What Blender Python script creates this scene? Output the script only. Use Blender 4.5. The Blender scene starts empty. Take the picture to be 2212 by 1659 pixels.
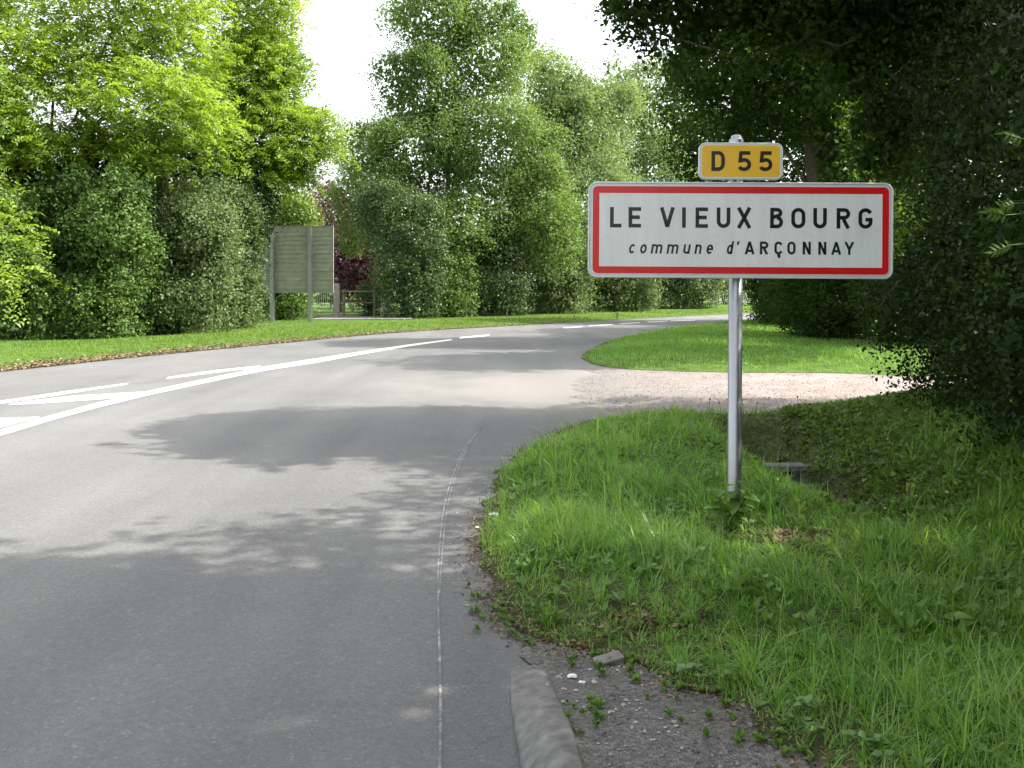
import bpy, bmesh, math, random
import numpy as np
from mathutils import Vector, Matrix, geometry

R = math.radians
SC = bpy.context.scene
COL = SC.collection

# ------------------------------------------------------------------ camera
EYE = 1.5                      # eye height above the road, metres
cam_d = bpy.data.cameras.new("camera")
cam = bpy.data.objects.new("camera", cam_d)
COL.objects.link(cam)
cam.location = (0, 0, EYE)
cam.rotation_euler = (R(90), 0, 0)
cam_d.sensor_width = 36.0
cam_d.lens = 32.0
cam_d.shift_y = -0.092
cam_d.clip_start = 0.05
cam_d.clip_end = 3000
SC.camera = cam

# ------------------------------------------------------------------ sky, sun, exposure
SUN_EL, SUN_AZ = R(50), math.atan2(1.0, 0.10)      # azimuth from +Y towards +X
w = bpy.data.worlds.new("World")
SC.world = w
w.use_nodes = True
nt = w.node_tree
nt.nodes.clear()
o_ = nt.nodes.new("ShaderNodeOutputWorld")
bg = nt.nodes.new("ShaderNodeBackground")
sky = nt.nodes.new("ShaderNodeTexSky")
sky.sky_type = 'NISHITA'
sky.sun_disc = False
sky.sun_elevation = SUN_EL
sky.sun_rotation = SUN_AZ
sky.air_density = 1.0
sky.dust_density = 4.0
sky.ozone_density = 1.0
hs = nt.nodes.new("ShaderNodeHueSaturation")      # thin white cloud veil: the sky is nearly colourless
hs.inputs["Saturation"].default_value = 0.22
nt.links.new(sky.outputs[0], hs.inputs["Color"])
nt.links.new(hs.outputs[0], bg.inputs[0])
bg.inputs[1].default_value = 0.15
nt.links.new(bg.outputs[0], o_.inputs[0])

sun_d = bpy.data.lights.new("sun", 'SUN')
sun_d.energy = 2.3
sun_d.angle = R(0.6)
sun_d.color = (1.0, 0.95, 0.86)
sun = bpy.data.objects.new("sun", sun_d)
COL.objects.link(sun)
sdir = Vector((math.sin(SUN_AZ) * math.cos(SUN_EL), math.cos(SUN_AZ) * math.cos(SUN_EL), math.sin(SUN_EL)))
sun.rotation_euler = sdir.to_track_quat('Z', 'Y').to_euler()
sun.location = (20, 5, 30)

SC.view_settings.view_transform = 'Standard'
SC.view_settings.look = 'None'
SC.view_settings.exposure = 1.95
SC.view_settings.gamma = 1.0
SC.cycles.use_denoising = True
SC.cycles.denoiser = 'OPENIMAGEDENOISE'
SC.cycles.denoising_input_passes = 'RGB_ALBEDO_NORMAL'
SC.cycles.max_bounces = 6
SC.cycles.diffuse_bounces = 4
SC.cycles.glossy_bounces = 2
SC.cycles.transmission_bounces = 4
SC.cycles.transparent_max_bounces = 4
SC.cycles.use_adaptive_sampling = True
SC.cycles.adaptive_threshold = 0.02
SC.cycles.adaptive_min_samples = 16

# ------------------------------------------------------------------ survey helpers
FPX = 1966.0                   # focal length of the 2212 px wide photograph


def pt(px, py, z=0.0):
    """ground point (height z) surveyed from the photograph"""
    y = FPX * (EYE - z) / (py - 626.0)
    return ((px - 1106.0) / FPX * y, y)


def at(px, py, y):
    """point at distance y"""
    return ((px - 1106.0) / FPX * y, y, EYE - (py - 626.0) / FPX * y)


# ------------------------------------------------------------------ scene helpers
def link(name, me, mat=None, parent=None):
    ob = bpy.data.objects.new(name, me)
    COL.objects.link(ob)
    if mat is not None and me is not None and len(me.materials) == 0:
        me.materials.append(mat)
    if parent is not None:
        ob.parent = parent
    return ob


def tag(ob, label=None, cat=None, group=None, kind=None):
    if label: ob["label"] = label
    if cat: ob["category"] = cat
    if group: ob["group"] = group
    if kind: ob["kind"] = kind
    return ob


def thing(name, label, cat, loc=(0, 0, 0), rz=0.0, group=None):
    e = bpy.data.objects.new(name, None)
    COL.objects.link(e)
    e.location = loc
    e.rotation_euler = (0, 0, rz)
    e.empty_display_size = 0.2
    return tag(e, label, cat, group)


def mesh_np(name, V, F, tint=None, smooth=False):
    """V (n,3), F (m,k) all faces with k corners"""
    V = np.ascontiguousarray(V, dtype=np.float32)
    F = np.ascontiguousarray(F, dtype=np.int32)
    me = bpy.data.meshes.new(name)
    me.vertices.add(len(V))
    me.vertices.foreach_set("co", V.ravel())
    m, k = F.shape
    me.loops.add(m * k)
    me.loops.foreach_set("vertex_index", F.ravel())
    me.polygons.add(m)
    me.polygons.foreach_set("loop_start", np.arange(0, m * k, k, dtype=np.int32))
    me.polygons.foreach_set("loop_total", np.full(m, k, dtype=np.int32))
    if smooth:
        me.polygons.foreach_set("use_smooth", np.ones(m, dtype=bool))
    me.update(calc_edges=True)
    if tint is not None:
        a = me.attributes.new("tint", 'FLOAT', 'FACE')
        a.data.foreach_set("value", np.ascontiguousarray(tint, dtype=np.float32))
    return me


def bm_mesh(name, bm, smooth=False):
    me = bpy.data.meshes.new(name)
    bm.normal_update()
    bm.to_mesh(me)
    bm.free()
    if smooth:
        for p in me.polygons:
            p.use_smooth = True
    return me


def box_bm(bm, x0, x1, y0, y1, z0, z1, bev=0.0):
    r = bmesh.ops.create_cube(bm, size=1.0)
    for v in r["verts"]:
        v.co = Vector(((x0 + x1) / 2 + v.co.x * (x1 - x0), (y0 + y1) / 2 + v.co.y * (y1 - y0), (z0 + z1) / 2 + v.co.z * (z1 - z0)))
    if bev > 0:
        es = list({e for v in r["verts"] for e in v.link_edges})
        bmesh.ops.bevel(bm, geom=es, offset=bev, segments=2, affect='EDGES', profile=0.5)


def box(name, x0, x1, y0, y1, z0, z1, mat, parent=None, bev=0.0):
    bm = bmesh.new()
    box_bm(bm, x0, x1, y0, y1, z0, z1, bev)
    return link(name, bm_mesh(name, bm), mat, parent)


def tube_np(pts, rad, n=8, wob=0.0, rng=None):
    pts = np.asarray(pts, float)
    V, F = [], []
    for i, p in enumerate(pts):
        t = pts[min(i + 1, len(pts) - 1)] - pts[max(i - 1, 0)]
        t = t / (np.linalg.norm(t) + 1e-9)
        a = np.cross(t, (0.13, 0.97, 0.21)); a /= np.linalg.norm(a)
        b = np.cross(t, a)
        for k in range(n):
            an = 2 * math.pi * k / n
            r = rad[i] * (1 + (wob * rng.uniform(-1, 1) if rng is not None else 0))
            V.append(p + (a * math.cos(an) + b * math.sin(an)) * r)
    for i in range(len(pts) - 1):
        for k in range(n):
            F.append((i * n + k, i * n + (k + 1) % n, (i + 1) * n + (k + 1) % n, (i + 1) * n + k))
    return np.array(V), np.array(F)


def tube(name, pts, rad, mat, parent=None, n=8, wob=0.0, rng=None):
    V, F = tube_np(pts, rad, n, wob, rng)
    return link(name, mesh_np(name, V, F, smooth=True), mat, parent)


# ------------------------------------------------------------------ materials
def mat_new(name):
    m = bpy.data.materials.new(name)
    m.use_nodes = True
    t = m.node_tree
    t.nodes.clear()
    out = t.nodes.new("ShaderNodeOutputMaterial")
    return m, t, out


def N(t, kind, **kw):
    n = t.nodes.new(kind)
    for k, v in kw.items():
        setattr(n, k, v)
    return n


def principled(t, out, rough=0.6, spec=0.3, metal=0.0):
    b = N(t, "ShaderNodeBsdfPrincipled")
    b.inputs["Roughness"].default_value = rough
    b.inputs["Specular IOR Level"].default_value = spec
    b.inputs["Metallic"].default_value = metal
    t.links.new(b.outputs[0], out.inputs[0])
    return b


def ramp(t, stops):
    r = N(t, "ShaderNodeValToRGB")
    el = r.color_ramp.elements
    while len(el) < len(stops):
        el.new(0.5)
    for e, (p, c) in zip(el, stops):
        e.position = p
        e.color = (*c, 1.0) if len(c) == 3 else c
    return r


def noise(t, scale, detail=4.0, rough=0.55, coord=None):
    n = N(t, "ShaderNodeTexNoise")
    n.inputs["Scale"].default_value = scale
    n.inputs["Detail"].default_value = detail
    n.inputs["Roughness"].default_value = rough
    if coord is not None:
        t.links.new(coord, n.inputs["Vector"])
    return n


def mix_col(t, a, b, fac, blend='MIX'):
    m = N(t, "ShaderNodeMix", data_type='RGBA', blend_type=blend)
    for s, v in ((0, fac), (6, a), (7, b)):
        if hasattr(v, "is_linked") or isinstance(v, bpy.types.NodeSocket):
            t.links.new(v, m.inputs[s])
        else:
            m.inputs[s].default_value = (*v, 1.0) if isinstance(v, tuple) else v
    return m.outputs[2]


def geo_pos(t):
    return N(t, "ShaderNodeNewGeometry").outputs["Position"]


def leaf_mat(name, dark, mid, light, trans=0.35, tcol=None, rough=0.45, spec=0.35):
    m, t, out = mat_new(name)
    a = N(t, "ShaderNodeAttribute", attribute_name="tint")
    r = ramp(t, [(0.0, dark), (0.5, mid), (1.0, light)])
    t.links.new(a.outputs["Fac"], r.inputs[0])
    b = N(t, "ShaderNodeBsdfPrincipled")
    b.inputs["Roughness"].default_value = rough
    b.inputs["Specular IOR Level"].default_value = spec
    t.links.new(r.outputs[0], b.inputs["Base Color"])
    tr = N(t, "ShaderNodeBsdfTranslucent")
    tc = mix_col(t, r.outputs[0], tcol or (0.5, 0.75, 0.08), 0.5 if tcol is None else 0.55)
    if tcol is None:
        tc = mix_col(t, r.outputs[0], (1.75, 1.6, 0.75), 1.0, 'MULTIPLY')
    t.links.new(tc, tr.inputs[0])
    mx = N(t, "ShaderNodeMixShader")
    mx.inputs[0].default_value = trans
    t.links.new(b.outputs[0], mx.inputs[1])
    t.links.new(tr.outputs[0], mx.inputs[2])
    t.links.new(mx.outputs[0], out.inputs[0])
    return m


def plain_mat(name, col, rough=0.6, spec=0.3, metal=0.0, var=0.15, scale=8.0, bump=0.0, bscale=40.0):
    m, t, out = mat_new(name)
    b = principled(t, out, rough, spec, metal)
    p = geo_pos(t)
    n = noise(t, scale, 5.0, 0.6, p)
    r = ramp(t, [(0.25, tuple(c * (1 - var) for c in col)), (0.75, tuple(min(1, c * (1 + var)) for c in col))])
    t.links.new(n.outputs[0], r.inputs[0])
    t.links.new(r.outputs[0], b.inputs["Base Color"])
    if bump > 0:
        n2 = noise(t, bscale, 6.0, 0.65, p)
        bp = N(t, "ShaderNodeBump")
        bp.inputs["Strength"].default_value = bump
        bp.inputs["Distance"].default_value = 0.02
        t.links.new(n2.outputs[0], bp.inputs["Height"])
        t.links.new(bp.outputs[0], b.inputs["Normal"])
    return m


def asphalt_mat():
    m, t, out = mat_new("asphalt")
    b = principled(t, out, 0.82, 0.25)
    p = geo_pos(t)
    big = noise(t, 0.35, 5, 0.6, p)
    base = ramp(t, [(0.28, (0.113, 0.114, 0.113)), (0.72, (0.158, 0.158, 0.154))])
    t.links.new(big.outputs[0], base.inputs[0])
    # stone chippings
    vo = N(t, "ShaderNodeTexVoronoi")
    vo.inputs["Scale"].default_value = 85.0
    t.links.new(p, vo.inputs["Vector"])
    sep = N(t, "ShaderNodeSeparateColor")
    t.links.new(vo.outputs["Color"], sep.inputs[0])
    chip = ramp(t, [(0.0, (0.80, 0.80, 0.80)), (0.35, (0.93, 0.93, 0.94)), (0.8, (1.04, 1.03, 1.02)), (0.94, (1.10, 1.10, 1.08)), (1.0, (1.45, 1.42, 1.36))])
    t.links.new(sep.outputs[0], chip.inputs[0])
    c1 = mix_col(t, base.outputs[0], chip.outputs[0], 0.8, 'MULTIPLY')
    # fine sooty mottling
    fine = noise(t, 22.0, 6, 0.7, p)
    fr = ramp(t, [(0.3, (0.9, 0.9, 0.91)), (0.7, (1.07, 1.07, 1.06))])
    t.links.new(fine.outputs[0], fr.inputs[0])
    c2 = mix_col(t, c1, fr.outputs[0], 1.0, 'MULTIPLY')
    mp = N(t, "ShaderNodeMapping"); mp.inputs["Scale"].default_value = (1.5, 0.10, 1.0); mp.inputs["Rotation"].default_value = (0, 0, R(-6))
    t.links.new(p, mp.inputs[0])
    trk = noise(t, 1.0, 3, 0.5, mp.outputs[0])
    tr_ = ramp(t, [(0.35, (0.90, 0.90, 0.905)), (0.65, (1.10, 1.10, 1.09))])
    t.links.new(trk.outputs[0], tr_.inputs[0])
    c2 = mix_col(t, c2, tr_.outputs[0], 1.0, 'MULTIPLY')
    # pale pinkish dust carried out of the gravel drive
    sub = N(t, "ShaderNodeVectorMath", operation='SUBTRACT')
    t.links.new(p, sub.inputs[0]); sub.inputs[1].default_value = (2.6, 14.0, 0)
    mul = N(t, "ShaderNodeVectorMath", operation='MULTIPLY')
    t.links.new(sub.outputs[0], mul.inputs[0]); mul.inputs[1].default_value = (1 / 4.2, 1 / 3.6, 1)
    ln = N(t, "ShaderNodeVectorMath", operation='LENGTH')
    t.links.new(mul.outputs[0], ln.inputs[0])
    dn = noise(t, 1.3, 5, 0.65, p)
    ad = N(t, "ShaderNodeMath", operation='MULTIPLY_ADD')
    t.links.new(dn.outputs[0], ad.inputs[0]); ad.inputs[1].default_value = 0.9
    t.links.new(ln.outputs["Value"], ad.inputs[2])
    dr = ramp(t, [(0.72, (1, 1, 1)), (1.0, (0, 0, 0))])
    mr = N(t, "ShaderNodeMapRange"); mr.inputs["From Max"].default_value = 1.6
    t.links.new(ad.outputs[0], mr.inputs[0])
    t.links.new(mr.outputs[0], dr.inputs[0])
    dm = N(t, "ShaderNodeMath", operation='MULTIPLY'); dm.inputs[1].default_value = 0.5
    t.links.new(dr.outputs[0], dm.inputs[0])
    c3 = mix_col(t, c2, (0.235, 0.213, 0.192), dm.outputs[0])
    t.links.new(c3, b.inputs["Base Color"])
    bp = N(t, "ShaderNodeBump")
    bp.inputs["Strength"].default_value = 0.35
    bp.inputs["Distance"].default_value = 0.006
    t.links.new(vo.outputs["Distance"], bp.inputs["Height"])
    t.links.new(bp.outputs[0], b.inputs["Normal"])
    return m


def gravel_mat(name, ca, cb, cc, scale=60.0, fade=None):
    m, t, out = mat_new(name)
    b = principled(t, out, 0.9, 0.2)
    p = geo_pos(t)
    vo = N(t, "ShaderNodeTexVoronoi"); vo.inputs["Scale"].default_value = scale
    t.links.new(p, vo.inputs["Vector"])
    sep = N(t, "ShaderNodeSeparateColor")
    t.links.new(vo.outputs["Color"], sep.inputs[0])
    r = ramp(t, [(0.0, ca), (0.6, cb), (1.0, cc)])
    t.links.new(sep.outputs[0], r.inputs[0])
    n = noise(t, 1.2, 6, 0.65, p)
    nr = ramp(t, [(0.3, (0.72, 0.70, 0.69)), (0.7, (1.15, 1.15, 1.15))])
    t.links.new(n.outputs[0], nr.inputs[0])
    c = mix_col(t, r.outputs[0], nr.outputs[0], 1.0, 'MULTIPLY')
    if fade:            # worn thin over the asphalt towards low x
        sx_ = N(t, "ShaderNodeSeparateXYZ"); t.links.new(p, sx_.inputs[0])
        fn_ = noise(t, 1.7, 6, 0.7, p)
        ma = N(t, "ShaderNodeMath", operation='MULTIPLY_ADD')
        t.links.new(fn_.outputs[0], ma.inputs[0]); ma.inputs[1].default_value = 3.0
        t.links.new(sx_.outputs[0], ma.inputs[2])
        fm = N(t, "ShaderNodeMapRange"); fm.inputs["From Min"].default_value = fade[0]; fm.inputs["From Max"].default_value = fade[1]
        t.links.new(ma.outputs[0], fm.inputs[0])
        c = mix_col(t, (0.165, 0.157, 0.147), c, fm.outputs[0])
    t.links.new(c, b.inputs["Base Color"])
    bp = N(t, "ShaderNodeBump"); bp.inputs["Strength"].default_value = 0.6; bp.inputs["Distance"].default_value = 0.012
    t.links.new(vo.outputs["Distance"], bp.inputs["Height"])
    t.links.new(bp.outputs[0], b.inputs["Normal"])
    return m


def paint_mat(name, col, wear=0.5, lo=0.35, hi=0.5, under=(0.15, 0.15, 0.145), scale=9.0):
    m, t, out = mat_new(name)
    b = principled(t, out, 0.7, 0.3)
    p = geo_pos(t)
    n = noise(t, scale, 7, 0.75, p)
    r = ramp(t, [(lo, (0, 0, 0)), (hi, (1, 1, 1))])
    t.links.new(n.outputs[0], r.inputs[0])
    f = N(t, "ShaderNodeMath", operation='MULTIPLY_ADD')
    t.links.new(r.outputs[0], f.inputs[0]); f.inputs[1].default_value = wear; f.inputs[2].default_value = 1 - wear
    c = mix_col(t, under, col, f.outputs[0])
    t.links.new(c, b.inputs["Base Color"])
    return m


M = {}
M["asphalt"] = asphalt_mat()
M["drive"] = gravel_mat("pink_gravel", (0.19, 0.155, 0.14), (0.26, 0.222, 0.203), (0.35, 0.305, 0.28), 55, (2.4, 5.6))
M["grit"] = gravel_mat("grey_grit", (0.095, 0.092, 0.086), (0.145, 0.140, 0.130), (0.215, 0.205, 0.19), 90)
M["soil"] = gravel_mat("soil", (0.032, 0.042, 0.015), (0.055, 0.070, 0.022), (0.09, 0.095, 0.038), 30)
M["meadow"] = plain_mat("meadow", (0.075, 0.13, 0.022), 0.9, 0.1, 0, 0.4, 0.8, 0.4, 20)
M["turf"] = plain_mat("turf", (0.060, 0.105, 0.018), 0.95, 0.1, 0, 0.45, 3.0, 0.4, 30)
M["concrete"] = plain_mat("concrete", (0.20, 0.195, 0.18), 0.9, 0.2, 0, 0.35, 14, 0.5, 90)
M["kerb"] = plain_mat("kerb_concrete", (0.17, 0.168, 0.155), 0.88, 0.2, 0, 0.45, 16, 0.35, 140)
M["paint"] = paint_mat("road_paint", (0.64, 0.64, 0.62), 0.5, 0.32, 0.5)
M["worn"] = paint_mat("worn_paint", (0.38, 0.38, 0.37), 1.0, 0.46, 0.64, (0.13, 0.13, 0.126), scale=11)
M["bark"] = plain_mat("bark", (0.12, 0.10, 0.075), 0.95, 0.1, 0, 0.4, 10, 0.8, 30)
M["bark_pale"] = plain_mat("bark_pale", (0.10, 0.085, 0.06), 0.95, 0.1, 0, 0.4, 10, 0.8, 30)
M["stem"] = plain_mat("stem", (0.10, 0.16, 0.04), 0.7, 0.2)
M["stone"] = plain_mat("stone", (0.30, 0.28, 0.24), 0.95, 0.1, 0, 0.35, 6, 0.6, 40)
M["alu"] = plain_mat("aluminium", (0.34, 0.35, 0.36), 0.40, 0.5, 0.9, 0.06, 30)
M["rim"] = plain_mat("panel_rim", (0.60, 0.62, 0.63), 0.45, 0.5, 0.3, 0.05, 20)
M["white_film"] = plain_mat("white_film", (0.77, 0.78, 0.775), 0.30, 0.5, 0, 0.05, 3)
def film_streaks(m):
    t = m.node_tree
    b = next(n for n in t.nodes if n.type == 'BSDF_PRINCIPLED')
    src = b.inputs["Base Color"].links[0].from_socket
    mp = N(t, "ShaderNodeMapping"); mp.inputs["Scale"].default_value = (22.0, 1.0, 1.6)
    t.links.new(geo_pos(t), mp.inputs[0])
    n = noise(t, 1.0, 6, 0.7, mp.outputs[0])
    r = ramp(t, [(0.30, (0.86, 0.865, 0.85)), (0.62, (1.0, 1.0, 1.0))])
    t.links.new(n.outputs[0], r.inputs[0])
    t.links.new(mix_col(t, src, r.outputs[0], 0.7, 'MULTIPLY'), b.inputs["Base Color"])
    n2 = noise(t, 5.0, 5, 0.6, geo_pos(t))
    rr_ = ramp(t, [(0.3, (0.2, 0.2, 0.2)), (0.7, (0.42, 0.42, 0.42))])
    t.links.new(n2.outputs[0], rr_.inputs[0])
    t.links.new(rr_.outputs[0], b.inputs["Roughness"])


film_streaks(M["white_film"])
M["red_film"] = plain_mat("red_film", (0.62, 0.012, 0.012), 0.28, 0.5, 0, 0.08, 5)
M["black_film"] = plain_mat("black_film", (0.012, 0.012, 0.015), 0.28, 0.5, 0, 0.1, 5)
M["yellow_film"] = plain_mat("yellow_film", (0.80, 0.47, 0.03), 0.30, 0.5, 0, 0.06, 5)
M["board"] = plain_mat("board_back", (0.33, 0.345, 0.28), 0.6, 0.3, 0.2, 0.15, 3)
M["galv"] = plain_mat("galvanised", (0.36, 0.38, 0.37), 0.5, 0.4, 0.5, 0.12, 12)
M["gate"] = plain_mat("gate_paint", (0.45, 0.46, 0.46), 0.5, 0.4, 0.1, 0.1, 10)
M["wood"] = plain_mat("weathered_wood", (0.22, 0.19, 0.15), 0.9, 0.1, 0, 0.3, 8)
M["render"] = plain_mat("white_render", (0.72, 0.70, 0.66), 0.9, 0.1, 0, 0.08, 3)
M["litter"] = plain_mat("white_litter", (0.75, 0.75, 0.75), 0.6, 0.3, 0, 0.1, 30)
M["chip"] = gravel_mat("stone_chips", (0.06, 0.06, 0.06), (0.2, 0.19, 0.18), (0.45, 0.43, 0.40), 9)

M["locust"] = leaf_mat("locust_leaf", (0.090, 0.160, 0.018), (0.180, 0.285, 0.030), (0.31, 0.41, 0.075), 0.46)
M["hedge"] = leaf_mat("hedge_leaf", (0.042, 0.088, 0.022), (0.092, 0.165, 0.038), (0.19, 0.275, 0.080), 0.25, rough=0.55, spec=0.18)
M["hedge_grey"] = leaf_mat("grey_hedge_leaf", (0.045, 0.082, 0.030), (0.105, 0.155, 0.060), (0.21, 0.27, 0.125), 0.28, rough=0.55, spec=0.18)
M["ivy"] = leaf_mat("ivy_leaf", (0.018, 0.045, 0.014), (0.032, 0.070, 0.020), (0.055, 0.10, 0.032), 0.12, rough=0.55, spec=0.18)
M["elder"] = leaf_mat("elder_leaf", (0.07, 0.13, 0.025), (0.13, 0.21, 0.035), (0.22, 0.28, 0.07), 0.3)
M["maple"] = leaf_mat("maple_leaf", (0.070, 0.130, 0.036), (0.128, 0.210, 0.058), (0.210, 0.300, 0.105), 0.34, rough=0.55, spec=0.18)  # lightened and greyed, so slight haze sits in the leaf colour
M["poplar"] = leaf_mat("poplar_leaf", (0.092, 0.155, 0.058), (0.155, 0.230, 0.092), (0.24, 0.32, 0.155), 0.34, rough=0.55, spec=0.18)
M["hornbeam"] = leaf_mat("hornbeam_leaf", (0.036, 0.072, 0.022), (0.062, 0.110, 0.032), (0.11, 0.160, 0.050), 0.2, rough=0.42)
M["purple"] = leaf_mat("purple_leaf", (0.06, 0.026, 0.034), (0.15, 0.058, 0.080), (0.30, 0.12, 0.15), 0.25, (0.16, 0.05, 0.06))
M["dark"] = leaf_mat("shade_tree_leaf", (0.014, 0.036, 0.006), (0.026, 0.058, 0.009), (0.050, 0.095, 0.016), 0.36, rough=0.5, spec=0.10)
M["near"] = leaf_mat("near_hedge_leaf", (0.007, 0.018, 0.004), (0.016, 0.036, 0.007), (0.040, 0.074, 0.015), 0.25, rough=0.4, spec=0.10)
M["sprig"] = leaf_mat("sprig_leaf", (0.05, 0.12, 0.012), (0.085, 0.17, 0.02), (0.15, 0.24, 0.03), 0.45)
M["grass"] = leaf_mat("grass_blade", (0.080, 0.195, 0.028), (0.140, 0.310, 0.048), (0.27, 0.41, 0.13), 0.48, rough=0.36, spec=0.5)
M["grass_sun"] = leaf_mat("mown_grass_blade", (0.070, 0.135, 0.018), (0.110, 0.195, 0.026), (0.16, 0.25, 0.045), 0.40, rough=0.5, spec=0.3)
M["weed"] = leaf_mat("weed_leaf", (0.06, 0.14, 0.022), (0.10, 0.20, 0.032), (0.15, 0.26, 0.055), 0.35)
M["clover"] = leaf_mat("clover_leaf", (0.06, 0.14, 0.03), (0.10, 0.20, 0.05), (0.17, 0.27, 0.09), 0.3)
M["straw"] = leaf_mat("dry_litter", (0.07, 0.045, 0.025), (0.17, 0.12, 0.075), (0.34, 0.25, 0.16), 0.1, (0.2, 0.15, 0.08), rough=0.8, spec=0.1)
M["ivyb"] = leaf_mat("bank_leaf", (0.055, 0.11, 0.018), (0.10, 0.175, 0.028), (0.17, 0.24, 0.05), 0.35)

# ------------------------------------------------------------------ polygon helpers


def inside(poly, P):
    poly = np.asarray(poly, float)
    x, y = P[:, 0], P[:, 1]
    c = np.zeros(len(P), bool)
    j = len(poly) - 1
    for i in range(len(poly)):
        xi, yi = poly[i]; xj, yj = poly[j]
        hit = ((yi > y) != (yj > y)) & (x < (xj - xi) * (y - yi) / (yj - yi + 1e-12) + xi)
        c ^= hit
        j = i
    return c


def dist_line(line, P):
    line = np.asarray(line, np.float32)
    if len(line) > 60 and len(P) > 5000:
        line = np.r_[line[:-1:3], line[-1:]]
    P = np.asarray(P, np.float32)
    d = np.full(len(P), 1e9, np.float32)
    x, y = np.ascontiguousarray(P[:, 0]), np.ascontiguousarray(P[:, 1])
    for a, b in zip(line[:-1], line[1:]):
        ab = b - a
        t = np.clip(((x - a[0]) * ab[0] + (y - a[1]) * ab[1]) / (ab @ ab + 1e-12), 0, 1)
        d = np.minimum(d, (x - a[0] - t * ab[0]) ** 2 + (y - a[1] - t * ab[1]) ** 2)
    return np.sqrt(d).astype(float)


def smooth01(t):
    t = np.clip(t, 0, 1)
    return t * t * (3 - 2 * t)


_ph = np.random.default_rng(5).uniform(0, 6.28, (40, 3))
_fr = np.random.default_rng(6).normal(0, 1, (40, 3))


def vnoise(P, scale):
    """smooth pseudo noise about -1..1 at points P (n,2|3)"""
    P = np.asarray(P, float)
    if P.shape[1] == 2:
        P = np.c_[P, np.zeros(len(P))]
    s = np.zeros(len(P))
    for k in range(10):
        s += np.sin(P @ (_fr[k] * scale) + _ph[k, 0])
    return s / 4.0


def densify(line, step):
    out = []
    line = [np.array(p, float) for p in line]
    for a, b in zip(line[:-1], line[1:]):
        n = max(1, int(np.linalg.norm(b - a) / step))
        for k in range(n):
            out.append(a + (b - a) * k / n)
    out.append(line[-1])
    return np.array(out)


def smooth_line(line, it=2):
    L = np.array(line, float)
    for _ in range(it):                     # Chaikin
        q = np.empty((2 * (len(L) - 1) + 2, 2))
        q[0] = L[0]; q[-1] = L[-1]
        q[1:-1:2] = L[:-1] * 0.75 + L[1:] * 0.25
        q[2:-1:2] = L[:-1] * 0.25 + L[1:] * 0.75
        L = q
    return L


def ragged(line, amp, scale, step, seed=0):
    L = densify(line, step)
    t = np.gradient(L, axis=0)
    t /= np.linalg.norm(t, axis=1)[:, None] + 1e-9
    nrm = np.c_[-t[:, 1], t[:, 0]]
    d = (vnoise(L + seed * 13.7, scale) * 0.6 + vnoise(L + seed * 7.1, scale * 3.1) * 0.4) * amp
    L2 = L + nrm * d[:, None]
    L2[0] = L[0]; L2[-1] = L[-1]
    return L2


def sheet(name, poly, zf, mat, step=0.0, kind='structure', near=None):
    """triangulated sheet filling a polygon; zf(P)->z ; interior points every step metres (grows with distance)"""
    poly = [Vector((float(p[0]), float(p[1]))) for p in poly]
    vs = list(poly)
    n = len(poly)
    if step > 0:
        A = np.array([(v.x, v.y) for v in poly])
        lo, hi = A.min(0), A.max(0)
        rs = np.random.default_rng(3)
        ys = [lo[1]]
        pts = []
        y = lo[1] + step
        while y < hi[1]:
            s = step * max(1.0, abs(y) / 8.0)
            xs = np.arange(lo[0] + s / 2, hi[0], s)
            pts.append(np.c_[xs + rs.uniform(-.25, .25, len(xs)) * s, np.full(len(xs), y) + rs.uniform(-.25, .25, len(xs)) * s])
            y += s
        P = np.concatenate(pts)
        P = P[inside(A, P)]
        P = P[dist_line(np.r_[A, A[:1]], P) > step * 0.3]
        vs += [Vector((float(a), float(b))) for a, b in P]
    V, E, F, *_ = geometry.delaunay_2d_cdt(vs, [(i, (i + 1) % n) for i in range(n)], [], 1, 1e-5)
    A = np.array([(v.x, v.y) for v in V])
    z = zf(A)
    F3 = []
    for f in F:
        f = list(f)
        a, b, c = A[f[0]], A[f[1]], A[f[2]]
        if (b[0] - a[0]) * (c[1] - a[1]) - (b[1] - a[1]) * (c[0] - a[0]) < 0:
            f.reverse()
        F3.append(f[:3])
    me = mesh_np(name, np.c_[A, z], np.array(F3), smooth=True)
    ob = link(name, me, mat)
    if kind: ob["kind"] = kind
    return ob


def flat(z):
    return lambda P: np.full(len(P), z)


def path_strip(name, line, width, z, mat, kind=None, parent=None):
    L = np.asarray(line, float)
    t = np.gradient(L, axis=0); t /= np.linalg.norm(t, axis=1)[:, None]
    nn = np.c_[-t[:, 1], t[:, 0]]
    wv = np.broadcast_to(np.asarray(width, float), (len(L),))[:, None] / 2
    a, b = L + nn * wv, L - nn * wv
    V = np.r_[np.c_[a, np.full(len(L), z)], np.c_[b, np.full(len(L), z)]]
    m = len(L)
    F = [(m + i, m + i + 1, i + 1, i) for i in range(m - 1)]
    ob = link(name, mesh_np(name, V, np.array(F)), mat, parent)
    if kind: ob["kind"] = kind
    return ob


# ------------------------------------------------------------------ the lie of the land
# left edge of the carriageway
left_edge = smooth_line([(-17, -12), (-14.5, 0), (-12, 9)] + [pt(*q) for q in ((0, 803), (300, 770), (600, 742), (850, 718), (1106, 704), (1300, 693), (1480, 683), (1580, 678))] + [(19, 62), (32, 70), (60, 84)], 2)
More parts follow.
